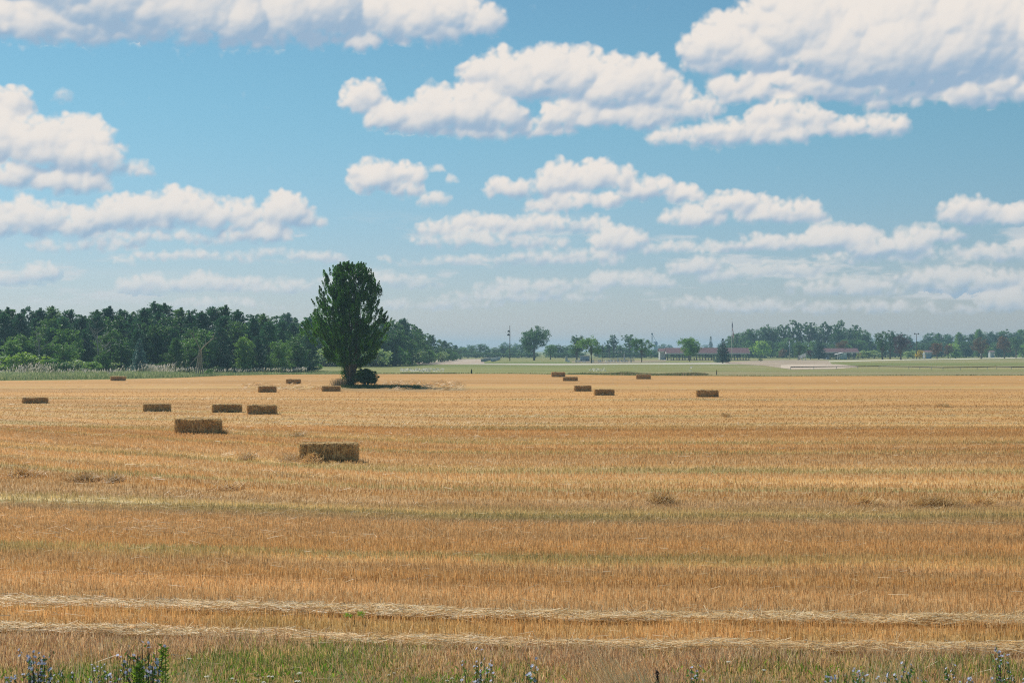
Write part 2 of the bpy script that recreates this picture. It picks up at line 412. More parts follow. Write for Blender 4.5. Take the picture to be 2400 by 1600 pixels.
ys = 14*(300/14)**np.linspace(0, 1, 1500)
us = np.linspace(-.56, .56, 150)
yy, uu = np.meshgrid(ys, us, indexing='ij')
xx = uu*(yy+14)
lim = edge_y(xx)
fyy = np.minimum(yy, lim)
colr, _, _ = field_col(xx, fyy)
a, b, c_ = clear_patch(xx, fyy)
colr = colr*(1-a[..., None]*.75)+np.array(lin(150, 142, 116))*a[..., None]*.75  # strip under and right of the tree coloured greyer
nb = np.clip((vn(xx*.9, fyy*.4, 23)-.35)*4, 0, 1)
pale = (np.maximum(b, c_*.8)*nb)[..., None]
colr = colr*(1-pale*.7)+np.array(lin(226, 186, 130))*pale*.7
ground_k = np.interp(fyy, [14, 60, 120, 200], [.72, .84, .88, .86])[..., None]      # soil shows between the stalks close by; far off, stubble self-shadow darkens the colour
V = np.stack([xx, fyy, np.zeros_like(xx)], -1).reshape(-1, 3)
ny, nx = xx.shape
ii = (np.arange(ny-1)[:, None]*nx+np.arange(nx-1)[None])
ok = ~((yy[:-1, :-1] >= lim[:-1, :-1]) & (yy[:-1, 1:] >= lim[:-1, 1:])).ravel()
ii = ii.ravel()[ok]
Fq = np.stack([ii, ii+1, ii+nx+1, ii+nx], 1)
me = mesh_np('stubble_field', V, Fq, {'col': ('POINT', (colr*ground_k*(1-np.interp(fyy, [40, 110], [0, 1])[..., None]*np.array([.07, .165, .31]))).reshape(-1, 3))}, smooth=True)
M_field = groundmat('stubble_soil', (1, 1, 1), 3.2, .32, .5)
tag(link('stubble_field', me, M_field), 'harvested grain field in pale and orange swath lines', kind='structure')

# the ground that reaches the horizon, with the mown meadow on it
ys2 = np.concatenate([[-400, -50, 5], 150*(9000/150)**np.linspace(0, 1, 420)])
us2 = np.linspace(-1.2, 1.2, 240)
yy, uu = np.meshgrid(ys2, us2, indexing='ij')
xx = uu*(np.abs(yy)*.55+160)
py = HOR+CAMZ*F/np.clip(yy, 20, None); px = 1200+xx*F/np.clip(yy, 20, None)
GA, GB, GC = np.array(lin(122,134,70)), np.array(lin(160,156,98)), np.array(lin(178,162,118))
st_ = np.clip((fbm(xx*.010, (yy+xx*.12)*.06, 31, 4)[..., None]-.5)*2.4+.5, 0, 1); s2 = fbm(xx*.004, yy*.012, 33, 3)[..., None]
cm = GA*(1-st_)+GB*st_
dry = np.clip((s2-.42)*3.5, 0, 1)*np.clip((px-1250)/500, .12, 1)[..., None]
cm = cm*(1-dry*.7)+GC*dry*.7
ex = np.clip(1-np.abs(py-874)/8, 0, 1)*np.clip((px-1350)/300, 0, 1)      # dry unmown margin along the field
cm = cm*(1-ex[..., None]*.7)+np.array(lin(168,150,116))*ex[..., None]*.7
cm *= .8
V = np.stack([xx, yy, np.full_like(xx, -.06)], -1).reshape(-1, 3)
ny, nx = xx.shape
ii = (np.arange(ny-1)[:, None]*nx+np.arange(nx-1)[None]).ravel()
me = mesh_np('ground', V, np.stack([ii, ii+1, ii+nx+1, ii+nx], 1), {'col': ('POINT', cm.reshape(-1, 3))}, smooth=True)
tag(link('ground', me, groundmat('mown_grass', (1, 1, 1), .9, .28, .3)), 'mown green meadow beyond the field', kind='structure')

def sheet(name, pts, z, col, label, seed=0, sub=40):
    """a flat strip between a far and a near line, each a list of photo points"""
    far, near = pts
    xs = np.linspace(0, 1, sub)
    fa = np.array(far, float); ne = np.array(near, float)
    A = np.stack([np.interp(xs, np.linspace(0, 1, len(fa)), fa[:, k]) for k in (0, 1)], 1)
    B = np.stack([np.interp(xs, np.linspace(0, 1, len(ne)), ne[:, k]) for k in (0, 1)], 1)
    rows = []
    for w in np.linspace(0, 1, 9):
        P_ = A*(1-w)+B*w; d = gd(P_[:, 1]); rows.append(np.stack([gx(P_[:, 0], d), d, np.full(sub, z)], 1))
    V = np.concatenate(rows)
    ii = (np.arange(8)[:, None]*sub+np.arange(sub-1)[None]).ravel()
    n = fbm(V[:, 0]*.05, V[:, 1]*.03, seed+40, 4)[:, None]
    cc = np.array(col)*(.75+.5*n)
    me = mesh_np(name, V, np.stack([ii+sub, ii+sub+1, ii+1, ii], 1), {'col': ('POINT', cc)})
    return tag(link(name, me, M_gravel), label, kind='structure')
M_gravel = groundmat('gravel', (1, 1, 1), 1.3, .2, .3)
sheet('road', ([(1000,851.2),(1300,851.6),(1500,850.3),(1760,848.5)], [(1000,853),(1300,855.2),(1500,853.2),(1760,853.5)]), -.035, lin(190,182,162), 'pale farm road crossing the meadow', 1, 90)
sheet('path', ([(1890,846.5),(2100,842.3),(2260,839.8),(2400,837.2),(2600,836)], [(1890,848.5),(2100,844),(2260,841.2),(2400,838.6),(2600,837.2)]), -.035, lin(215,205,182), 'thin pale track in front of the park trees', 2, 60)
sheet('dirt_yard', ([(962,850),(1010,843.5),(1060,841),(1130,841)], [(962,852.5),(1010,853.5),(1060,853.6),(1136,851)]), -.03, lin(184,166,146), 'pale sandy yard between two low concrete walls', 3)
sheet('gravel_lot', ([(1700,848),(1790,844),(1860,843.3),(1940,844)], [(1700,852),(1790,856),(1860,866),(1960,862)]), -.03, lin(172,154,132), 'pinkish gravel lot in front of the pavilions', 4)
sheet('gravel_track', ([(1830,855),(1900,852.5),(1960,853),(2010,857)], [(1830,862),(1900,864.5),(1960,864),(2010,859.5)]), -.025, lin(196,178,158), 'brighter bare gravel behind the low pipe rail', 5)
sheet('bare_ground', ([(1340,846),(1400,845),(1480,844.5),(1560,843.5)], [(1340,849.6),(1400,850.2),(1480,849.6),(1560,847.5)]), -.03, lin(150,136,110), 'brown worn ground around the small park trees', 6)

# ------------------------------------------------------------------ stalks
def blades(x, y, h, w, lean, colr, z0=None, tip=.35, az=None, yaw=None, bend=0.0):
    """one tapered quad per stalk (two when bent); lean = sideways throw of the tip as a fraction of height"""
    n = len(x)
    az = rng.uniform(0, 2*np.pi, n) if az is None else az
    yaw = rng.uniform(-.9, .9, n) if yaw is None else yaw
    z0 = np.zeros(n) if z0 is None else z0
    wx, wy = np.cos(yaw)*w/2, np.sin(yaw)*w/2
    tx, ty = x+np.cos(az)*lean*h, y+np.sin(az)*lean*h
    z1 = z0+h
    v = np.empty((n, 4, 3))
    v[:, 0] = np.stack([x-wx, y-wy, z0], 1); v[:, 1] = np.stack([x+wx, y+wy, z0], 1)
    v[:, 2] = np.stack([tx+wx*tip, ty+wy*tip, z1], 1); v[:, 3] = np.stack([tx-wx*tip, ty-wy*tip, z1], 1)
    return v.reshape(-1, 3), np.arange(n*4).reshape(n, 4), np.repeat(colr, 4, 0)
def wedge(n, y0, y1, m=2.5, p=1.0):
    """random points in the viewed wedge of ground"""
    t = rng.random(n*2); y = np.sqrt(y0**2+t*(y1**2-y0**2)) if p == 1 else y0*(y1/y0)**t
    x = rng.uniform(-1, 1, n*2)*(y*.378+m)
    return x[:n], y[:n]
def join(parts):
    vs, fs, cs = [], [], []; b = 0
    for v, f, c in parts: vs.append(v); fs.append(f+b); cs.append(c); b += len(v)
    return np.concatenate(vs), np.concatenate(fs), np.concatenate(cs)
WIND = {q for q, bb in enumerate(BANDS) if bb[1] in 'PS' and bb[0] > 1400}
LOW = {q for q, bb in enumerate(BANDS) if bb[0] > 1400 and bb[1] in 'B'}
VERGE = {q for q, bb in enumerate(BANDS) if bb[1] == 'V'}
parts = []
for (n, y0, y1, w, hh) in ((285000, 18.5, 42, .0095, .125), (170000, 42, 85, .02, .12), (90000, 85, 170, .045, .06)):
    x, y = wedge(n, y0, y1, 4.5)
    # drill rows a hand apart, running along the swath lines
    col_, v, i = field_col(x, y)
    keep = y < edge_y(x)-1
    keep &= ~np.isin(i, list(WIND)) | (rng.random(n) < .12)
    keep &= ~np.isin(i, list(LOW)) | (rng.random(n) < .5)
    a_, b_, c2 = clear_patch(x, y); keep &= rng.random(n) > np.maximum(a_, b_*.7)
    x, y, col_, v = x[keep], y[keep], col_[keep], v[keep]; n = len(x)
    if y0 == 85: far_ = rng.random(n) < ((170-y)/85)**.8; x, y, col_, v = x[far_], y[far_], col_[far_]*np.array([.88, .81, .67]), v[far_]; n = len(x)
    if y0 == 42: col_ = col_*(1-np.interp(y, [45, 85], [0, 1])[:, None]*np.array([.04, .10, .17]))
    hgt = hh*rng.uniform(.55, 1.25, n)*(.75+.5*vn(x*.8, y*.8, 51))
    tone = (rng.normal(1.0, .24 if y1 < 50 else (.12 if y1 < 100 else .03), n)).clip(.5, 1.6)[:, None]
    c = col_*tone*1.06
    gray = rng.random(n) < (.08 if y1 < 50 else .02); c[gray] = c[gray]*.5+np.array(lin(235, 215, 175))*.5
    lean = np.abs(rng.normal(0, .14, n))+(rng.random(n) < .06)*.7
    parts.append(blades(x, y, hgt, w*rng.uniform(.6, 1.3, n), lean, c, tip=.8))
v, f, c = join(parts)
M_straw = strawmat('dry_stalk', .38)
tag(link('stubble', mesh_np('stubble', v, f, {'col': ('POINT', c)}), M_straw), 'short golden cut stalks standing all over the field', kind='stuff', cat='stubble')

# loose straw: combed lines, scattered stalks
def strands(x, y, z, ln, w, colr, az=None, pitch=.12):
    n = len(x); az = rng.normal(.0, .55, n)+np.pi*(rng.random(n) < .5) if az is None else az
    pt = rng.normal(0, pitch, n)
    dx, dy, dz = np.cos(az)*np.cos(pt)*ln/2, np.sin(az)*np.cos(pt)*ln/2, np.sin(pt)*ln/2
    z = np.maximum(z, np.abs(dz)+.005)
    v = np.empty((n, 4, 3))
    rl = rng.normal(.35, .45, n)
    ux, uy, uz = -np.sin(az)*w/2*np.cos(rl), np.cos(az)*w/2*np.cos(rl), w/2*np.sin(rl)*np.sign(np.cos(az)+1e-9)
    v[:, 0] = np.stack([x-dx-ux, y-dy-uy, z-dz-uz], 1); v[:, 1] = np.stack([x+dx-ux, y+dy-uy, z+dz-uz], 1)
    v[:, 2] = np.stack([x+dx+ux, y+dy+uy, z+dz+uz], 1); v[:, 3] = np.stack([x-dx+ux, y-dy+uy, z-dz+uz], 1)
    return v.reshape(-1, 3), np.arange(n*4).reshape(n, 4), np.repeat(colr, 4, 0)
parts = []
pal_s = np.array([lin(248,222,172), lin(238,206,150), lin(252,236,200), lin(216,178,122)])
x, y = wedge(520000, 19, 30, 2)
cc, v_, i_ = field_col(x, y+rng.normal(0, .09, len(y)))
sel = np.isin(i_, list(WIND)); x, y, v_, i_ = x[sel], y[sel], v_[sel], i_[sel]
ridge = vn(x*1.3, y*5, 61)
z = .06+rng.random(len(x))*(.02+.10*ridge)
kp = rng.random(len(x)) < .04+1.45*vn(x*.7, y*2.2, 67)*vn(x*.21+3, y, 68)*1.6
x, y, v_, i_, z, ridge = x[kp], y[kp], v_[kp], i_[kp], z[kp], ridge[kp]
cs = pal_s[rng.integers(0, 4, len(x))]*rng.normal(1, .13, len(x))[:, None].clip(.6, 1.4)
parts.append(strands(x, y, z, rng.uniform(.12, .36, len(x)), rng.uniform(.006, .012, len(x)), cs, rng.normal(-.1, .38, len(x)), .16))
# stray stalks poking out of the lines
sel = rng.random(len(x)) < .05; n = sel.sum()
parts.append(blades(x[sel], y[sel], rng.uniform(.1, .28, n), np.full(n, .009), rng.uniform(.3, 1.6, n), cs[sel], tip=.6))
for n, y0, y1, k in ((9000, 19, 45, 1), (9000, 45, 110, 1.8), (2500, 110, 250, 3.0)):
    x, y = wedge(n, y0, y1); cc, v_, i_ = field_col(x, y)
    sel = (rng.random(n) < .18) | (vn(x*.05, v_*1.1, 63) > .7); sel &= y < edge_y(x)-1
    x, y = x[sel], y[sel]; n = len(x)
    cs = pal_s[rng.integers(0, 4, n)]*rng.normal(.95, .13, n)[:, None]
    parts.append(strands(x, y, .07+rng.random(n)*.07, rng.uniform(.15, .4, n)*k**.5, np.full(n, .009)*k, cs, rng.normal(0, .5, n), .2))
# matted swaths in the middle distance, combed to the right
x, y = wedge(260000, 36, 150, 2); cc, v_, i_ = field_col(x, y)
mat_rows = [q for q, bb in enumerate(BANDS) if (bb[1] in 'PL' and bb[0] > 900) or bb[0] in (1170, 1213)]
sel = np.isin(i_, mat_rows) & (vn(x*.12, v_*.7, 65) > .38) & (rng.random(len(x)) < .42)
x, y, cc = x[sel], y[sel], cc[sel]; n = len(x)
cs = (cc*.45+pal_s[rng.integers(0, 4, n)]*.55)*rng.normal(.95, .16, n)[:, None].clip(.5, 1.3)
parts.append(blades(x, y, rng.uniform(.05, .14, n), .012+y*.00022, rng.uniform(.6, 1.8, n), cs, tip=.7, az=rng.normal(.35, .4, n)))
# rough straw round the tree
px_ = rng.uniform(560, 1095, 15000); py_ = rng.uniform(890, 924, 15000); d = gd(py_); x = gx(px_, d); y = d
a_, b_, c2 = clear_patch(x, y); sel = rng.random(len(x)) < np.maximum(b_, c2*.8); x, y = x[sel], y[sel]; n = len(x)
parts.append(strands(x, y, rng.random(n)*.28*vn(x*.7, y*.3, 66)+.05, rng.uniform(.4, 1.0, n), np.full(n, .05), pal_s[rng.integers(0, 4, n)]*np.array([.88, .78, .62]), rng.normal(0, .6, n), .3))
v, f, c = join(parts)
tag(link('loose_straw', mesh_np('loose_straw', v, f, {'col': ('POINT', c)}), M_straw), 'pale loose straw lying in combed lines on the stubble', kind='stuff', cat='straw')

# verge at the near edge of the field
parts = []
n = 120000
x, y = wedge(n, 15.2, 22.6, 1.5)
px_ = 1200+x*F/y
vv = vcoord(x, y)
dens = np.interp(vv, [15, 19.5, 21.3, 22.3], [1, .9, .75, 0.0])
gp = np.clip((fbm(x*.5, y*.7, 71, 3)-.42)*4+np.interp(y, [16, 19.5, 21.5], [1.4, .95, -.25]), 0, 1)
gp = gp*np.interp(px_, [0, 500, 760, 900, 1050, 1300, 1500, 2400], [1.3, 1.3, 1.15, .85, 1.05, .8, .75, .9])
sel = rng.random(n) < dens; x, y, gp, px_ = x[sel], y[sel], gp[sel], px_[sel]; n = len(x)
green = rng.random(n) < gp*.85
cg = np.array([lin(134,156,62), lin(164,178,84), lin(112,132,64), lin(150,154,98)])[rng.integers(0, 4, n)]
cd = np.array([lin(222,184,140), lin(212,166,122), lin(236,212,168), lin(200,172,136), lin(178,142,108)])[rng.integers(0, 5, n)]
cc = np.where(green[:, None], cg, cd)*rng.normal(1, .2, n)[:, None].clip(.45, 1.5)
h = np.where(green, rng.uniform(.05, .15, n), rng.uniform(.08, .22, n))*(.5+.9*vn(x*1.1, y*1.1, 73))
parts.append(blades(x, y, h, rng.uniform(.009, .020, n), np.abs(rng.normal(0, .5, n)), cc, tip=.25))
# taller sprays of dry grass, leaning together
for (gxp, gyp, k, lean, azz) in ((1500,1650,90,.75,2.7),(1440,1620,40,.6,2.8),(850,1680,70,.6,2.6),(470,1670,40,.55,2.4),(1560,1680,60,.6,2.6),(2080,1650,120,.4,.6),(220,1620,24,.3,2.0),(430,1660,40,.5,.8)):
    d = gd(gyp); x0 = gx(gxp, d)
    x = x0+rng.normal(0, .22, k); y = d+rng.normal(0, .25, k)
    cc = np.array([lin(232,212,170), lin(214,190,144), lin(190,174,128)])[rng.integers(0, 3, k)]
    parts.append(blades(x, y, rng.uniform(.35, .75, k), np.full(k, .008), rng.normal(lean, .15, k), cc, tip=.2, az=rng.normal(azz, .25, k)))
v, f, c = join(parts)
tag(link('verge_grass', mesh_np('verge_grass', v, f, {'col': ('POINT', c)}), strawmat('verge_blade', .35)), 'mixed green and reddish dry grass along the near edge', kind='stuff', cat='grass')
# low leafy ground cover, bright green
n = 60000
x, y = wedge(n, 15.0, 20.6, 1.2); px_ = 1200+x*F/y
m_ = np.clip((fbm(x*.8, y*.9, 75, 3)-.45)*6, 0, 1)*np.interp(px_, [0,40,120,200,330,480,560,760,900,1010,1060,1180,1300,1450,1560,2300,2400],[.9,.5,.9,1,.6,.5,1,1,.15,.4,.9,.4,.8,.1,.35,.2,.4])*np.interp(y, [16, 18.6, 20.4], [1, .8, 0])
sel = rng.random(n) < m_; x, y = x[sel], y[sel]; n = len(x)
cc = np.array([lin(120,160,42), lin(146,176,60), lin(92,128,44)])[rng.integers(0, 3, n)]
v, f, c = blades(x, y, rng.uniform(.025, .07, n), rng.uniform(.012, .03, n), rng.uniform(.3, 1.4, n), cc, z0=rng.random(n)*.16, tip=.4)
tag(link('ground_cover', mesh_np('ground_cover', v, f, {'col': ('POINT', c)}), strawmat('cover_leaf', .4)), 'bright green low leaves between the verge grasses', kind='stuff', cat='ground cover')
# ------------------------------------------------------------------ trees
M_bark = plain('bark', lin(112,100,84), .95, .4, 5)
M_bark_pale = plain('pale_bark', lin(168,156,136), .9, .4, 4)
M_dead = plain('dead_wood', lin(150,146,138), .9, .3, 4)
L_pine = leafmat('pine_needle', lin(76,118,92), .28, .12, tcol=(1, 1, .5))
L_dark = leafmat('dark_leaf', lin(82,120,74), .32, .14)
L_mid = leafmat('mid_leaf', lin(106,146,84), .34, .14)
L_light = leafmat('light_leaf', lin(140,176,84), .40, .12)
L_main = leafmat('maple_leaf', lin(74,124,42), .42, 0)
L_spruce = leafmat('spruce_needle', lin(84,120,110), .15, .08, tcol=(1, 1, .7))
L_pale_spruce = leafmat('pale_spruce_needle', lin(120,158,150), .2, .0, tcol=(1, 1, .8))
L_bright = leafmat('bright_leaf', lin(136,166,80), .38, .05)
L_willow = leafmat('willow_leaf', lin(156,178,136), .34, .1)
L_red = leafmat('reddish_leaf', lin(122,102,72), .3, .1, tcol=(1.2, .8, .5))
L_purple = leafmat('purple_leaf', lin(92,78,82), .25, .08, tcol=(1, .7, .7))
L_yellow = leafmat('yellow_leaf', lin(196,176,60), .35, .05)
L_bush = leafmat('bush_leaf', lin(88,118,66), .35, 0)

def leafquads(P, sz, r, up=.3, aspect=.75, axis=None, spread=1.0):
    n = len(P)
    if axis is None:
        ax = r.normal(0, 1, (n, 3)); ax[:, 2] += up
    else: ax = axis+r.normal(0, spread, (n, 3))
    ax /= np.linalg.norm(ax, axis=1)[:, None]+1e-9
    q = r.normal(0, 1, (n, 3)); b = np.cross(ax, q); b /= np.linalg.norm(b, axis=1)[:, None]+1e-9
    s = (sz*r.uniform(.6, 1.3, n))[:, None]
    a = ax*s*.5; b = b*s*.5*aspect
    v = np.stack([P-a, P+b*.9-a*.1, P+a, P-b*.9-a*.1], 1)
    return v.reshape(-1, 3), np.arange(n*4).reshape(n, 4)
def crown_mesh(name, P, sz, r, tone=None, **kw):
    v, f = leafquads(P, sz, r, **kw)
    t = r.random(len(P))*.8 if tone is None else np.clip(tone, 0, 1.3)
    return mesh_np(name, v, f, {'tone': ('POINT', np.repeat(t, 4))})
def clumps(cen, rad, per, r, flat=.8):
    """leaf points in soft clumps: cen (k,3) rad (k,)"""
    k = len(cen); i = np.repeat(np.arange(k), per)
    d = r.normal(0, 1, (len(i), 3)); d /= np.linalg.norm(d, axis=1)[:, None]
    R = rad[i]*r.random(len(i))**.38
    P = cen[i]+d*R[:, None]*np.array([1, 1, flat])
    tone = (.25+.5*r.random(k))[i]+r.normal(0, .14, len(i))
    return P, tone

def pine_tree(seed, H=1.0, W=.23, bare=.22, lvls=15, top=.55):
    """unit-high tree: returns trunk mesh, crown mesh. whorls of level branches ending in needle tufts"""
    r = np.random.default_rng(seed); mb = MB()
    lean = r.normal(0, .015, 2)
    tr = [(lean[0]*z, lean[1]*z, z) for z in np.linspace(0, .97, 8)]
    mb.tube(tr, [.018*(1-z)+.003 for z in np.linspace(0, .97, 8)], 6)
    cen, rad = [], []
    for i in range(lvls):
        z = bare+(1-bare)*(i/lvls)**.95
        u = (z-bare)/(1-bare); L = W*(1-u**1.9)*(.72+.28*math.sin(min(1, u*3)*1.57))*r.uniform(.8, 1.15)+.02
        nb = r.integers(4, 7); a0 = r.random()*6.28
        for j in range(nb):
            a = a0+j*6.28/nb+r.normal(0, .25); l = L*r.uniform(.6, 1.15)
            rise = r.uniform(.02, .3)*l
            e = (math.cos(a)*l, math.sin(a)*l, z+rise)
            mb.tube([(0, 0, z), (e[0]*.5, e[1]*.5, z+rise*.25), e], [.005, .004, .002], 4, cap=False)
            for q in np.linspace(.42, 1.0, 3 if l > .08 else 2):
                cen.append((e[0]*q+r.normal(0, .008), e[1]*q+r.normal(0, .008), z+rise*q*q+r.normal(0, .006))); rad.append(.038*(1.25-.4*q)*r.uniform(.8, 1.3))
    for q in np.linspace(.9, 1.0, 5): cen.append((lean[0]+r.normal(0, .004), lean[1]+r.normal(0, .004), q)); rad.append(.020*(2.0-q*1.3))
    P, tone = clumps(np.array(cen), np.array(rad)*W/.2*1.12, 30, r, .6)
    n = len(P); ax = P.copy(); ax[:, 2] = 0; ax /= np.linalg.norm(ax, axis=1)[:, None]+1e-6; ax[:, 2] = .9
    return mb.mesh('trunk'), crown_mesh('crown', P, .034, r, tone, aspect=.42, axis=ax, spread=.45)
def broad_tree(seed, W=.34, base=.2, trunk=.2, nk=110, per=26, lobes=7, flat=1.0, leaf=.030, topheavy=.0, gaps=.0, tr=.022, multi=1):
    """rounded crown made of leaf clumps on several lobes"""
    r = np.random.default_rng(seed); mb = MB()
    zc = (1+base)/2; hz_ = (1-base)/2
    lob = []
    for i in range(lobes):
        a = r.random()*6.28; q = r.uniform(.25, .62); zz = r.uniform(-.65, .62)
        lob.append((math.cos(a)*W*q, math.sin(a)*W*q, zc+hz_*zz, r.uniform(.38, .58)*(1-.35*abs(zz))))
    lob.append((0, 0, zc+hz_*.45, .5)); lob.append((0, 0, zc, .55))
    if base == 0:
        for i in range(5): a = i*1.26; lob.append((math.cos(a)*W*.5, math.sin(a)*W*.5, .2, .5))
    cen, rad = [], []
    for i in range(nk):
        x0, y0, z0, s = lob[r.integers(0, len(lob))]
        d = r.normal(0, 1, 3); d /= np.linalg.norm(d); q = r.uniform(.55, 1.0)
        p = (x0+d[0]*W*s*q*1.1, y0+d[1]*W*s*q*1.1, z0+d[2]*hz_*s*q*flat)
        if p[2] < max(.02, base*.85) or p[2] > 1: continue
        cen.append(p); rad.append(W*r.uniform(.11, .22)*(1-gaps*.3))
    cen = np.array(cen); rad = np.array(rad)
    P, tone = clumps(cen, rad, per, r, .8)
    for m in range(multi):
        ox = r.normal(0, .015*(multi-1)); sx = r.normal(0, .04*(multi > 1))
        mb.tube([(ox, 0, 0), (ox+sx*.3, 0, trunk*.6), (ox+sx, r.normal(0, .01), trunk), (ox+sx*1.5, 0, zc)], [tr*1.2, tr, tr*.9, tr*.35], 7)
    for i in r.choice(len(cen), min(22, len(cen)), replace=False):
        c = cen[i]; h0 = r.uniform(trunk*.9, max(trunk, c[2]*.75))
        mb.tube([(0, 0, h0), (c[0]*.4, c[1]*.4, h0+(c[2]-h0)*.55), tuple(c)], [tr*.45, tr*.28, tr*.1], 4, cap=False)
    return mb.mesh('trunk'), crown_mesh('crown', P, leaf, r, tone, up=.3)
def spruce_tree(seed, W=.3, lvls=20, droop=.35):
    r = np.random.default_rng(seed); mb = MB()
    mb.tube([(0, 0, 0), (0, 0, .5), (0, 0, .98)], [.022, .013, .003], 6)
    P, ax = [], []
    for i in range(lvls):
        u = i/lvls; z = .1+.9*u; L = W*(1-u)**.92*r.uniform(.9, 1.1)+.008; nb = 9 if u < .6 else 6; a0 = r.random()*6
        for j in range(nb):
            a = a0+j*6.283/nb+r.normal(0, .15); l = L*r.uniform(.82, 1.15); m = int(14+60*l/W)
            t = r.random(m)**.7; zz = z-droop*l*t+.42*l*t**3
            side = r.normal(0, .28, m)*l*(1.1-t)*.9
            x = np.cos(a)*l*t-np.sin(a)*side; y = np.sin(a)*l*t+np.cos(a)*side
            P.append(np.stack([x, y, zz+r.normal(0, .006, m)-np.abs(side)*.25], 1)); ax.append(np.tile([math.cos(a), math.sin(a), -.1], (m, 1)))
            mb.tube([(0, 0, z), (math.cos(a)*l*.8, math.sin(a)*l*.8, z-droop*l*.8+.2*l)], [.004, .001], 4, cap=False)
    P = np.concatenate(P); ax = np.concatenate(ax)
    return mb.mesh('trunk'), crown_mesh('crown', P, .04, r, None, aspect=.4, axis=ax, spread=.3)
def bush(seed, nk=34, per=34, leaf=.075, stems=7, base=.08, twiggy=.0):
    r = np.random.default_rng(seed); mb = MB(); cen, rad = [], []
    for i in range(nk):
        a = r.random()*6.28; ph = r.uniform(-.75, 1.45); q = r.uniform(.45, .86)
        cen.append((math.cos(a)*math.cos(ph)*.5*q, math.sin(a)*math.cos(ph)*.5*q, base+.46+math.sin(ph)*.46*q-.12)); rad.append(r.uniform(.10, .2))
    cen = np.array(cen); cen[:, 2] = np.maximum(cen[:, 2], base+.04)
    rad = np.array(rad)
    if nk > 100:
        k2 = 46; ph = r.uniform(.1, 1.5, k2); a2 = r.random(k2)*6.28; q2 = r.uniform(.9, 1.06, k2)
        cen = np.concatenate([cen, np.stack([np.cos(a2)*np.cos(ph)*.5*q2, np.sin(a2)*np.cos(ph)*.5*q2, base+.34+np.sin(ph)*.5*q2], 1)]); rad = np.concatenate([rad, r.uniform(.03, .07, k2)])
    P, tone = clumps(cen, rad, per, r, .85)
    P[:, 2] = np.abs(P[:, 2])
    for i in range(stems):
        c = cen[r.integers(0, len(cen))]
        mb.tube([(c[0]*.15, c[1]*.15, 0), (c[0]*.5, c[1]*.5, c[2]*.5), tuple(c)], [.014, .010, .004], 4, cap=False)
    return mb.mesh('stem'), crown_mesh('foliage', P, leaf, r, tone, up=.5)

PROTO = {}
def proto(key, fn, *a, **k):
    PROTO[key] = fn(*a, **k)
for i in range(5): proto('pine%d' % i, pine_tree, 100+i, W=.25+.035*(i % 3), bare=.06+.05*(i % 2), lvls=15+i % 3)
for i in range(5): proto('broad%d' % i, broad_tree, 200+i, W=.33+.04*(i % 3), base=.0, trunk=.12, nk=230, per=30, lobes=11, leaf=.034)
for i in range(3): proto('tall%d' % i, broad_tree, 220+i, W=.26, base=.22, trunk=.25, nk=95, per=30, lobes=9, leaf=.030, gaps=.8)
for i in range(3): proto('park%d' % i, broad_tree, 240+i, W=.36, base=.2, trunk=.2, nk=150, per=32, lobes=8, leaf=.030, tr=.026)
proto('dome', broad_tree, 260, W=.52, base=.2, trunk=.24, nk=240, per=34, lobes=14, leaf=.035, tr=.03)
for i in range(2): proto('spread%d' % i, broad_tree, 270+i, W=.62, base=.26, trunk=.28, nk=150, per=26, lobes=12, leaf=.040, flat=.8, gaps=1, tr=.02)
for i in range(2): proto('umbrella%d' % i, broad_tree, 280+i, W=.58, base=.22, trunk=.26, nk=230, per=36, lobes=16, leaf=.042, flat=.95, tr=.02, multi=2)
for i in range(2): proto('spruce%d' % i, spruce_tree, 300+i, W=.30+.02*i)
proto('spire', spruce_tree, 310, W=.2, lvls=16)
for i in range(4): proto('bush%d' % i, bush, 320+i)

SEEN = {}
def place(key, px, d, top, mat, name, label, cat, group=None, widen=1.0, bark=None, rz=None, z0=-.05):
    """stand a tree with its tip at the photo row top when seen from the road"""
    tm, cm = PROTO[key]
    H = CAMZ+(HOR-top)*d/F
    sh = SEEN.get((key, mat.name))
    if sh is None:
        c2 = cm.copy(); c2.materials.clear(); c2.materials.append(mat); t2 = tm.copy(); t2.materials.clear(); t2.materials.append(bark or M_bark)
        sh = SEEN[(key, mat.name)] = (t2, c2)
    e = empty(name, (gx(px, d), d, z0), random.uniform(0, 6.28) if rz is None else rz)
    e.scale = (H*widen, H*widen, H)
    tag(e, label, cat, group)
    isb = key.startswith('bush')
    link('stem' if isb else 'trunk', sh[0], None, e); link('foliage' if isb else 'crown', sh[1], None, e)
    return e

ORD = ['leftmost', 'second', 'third', 'fourth', 'fifth', 'sixth', 'seventh', 'eighth', 'ninth', 'tenth', 'eleventh', 'twelfth', 'thirteenth', 'fourteenth', 'fifteenth',
       'sixteenth', 'seventeenth', 'eighteenth', 'nineteenth', 'twentieth', 'twenty-first', 'twenty-second', 'twenty-third', 'twenty-fourth', 'twenty-fifth', 'twenty-sixth', 'twenty-seventh', 'twenty-eighth', 'twenty-ninth', 'thirtieth']
def ordl(i, what): return ('leftmost' if i == 0 else ORD[i]+' from left')

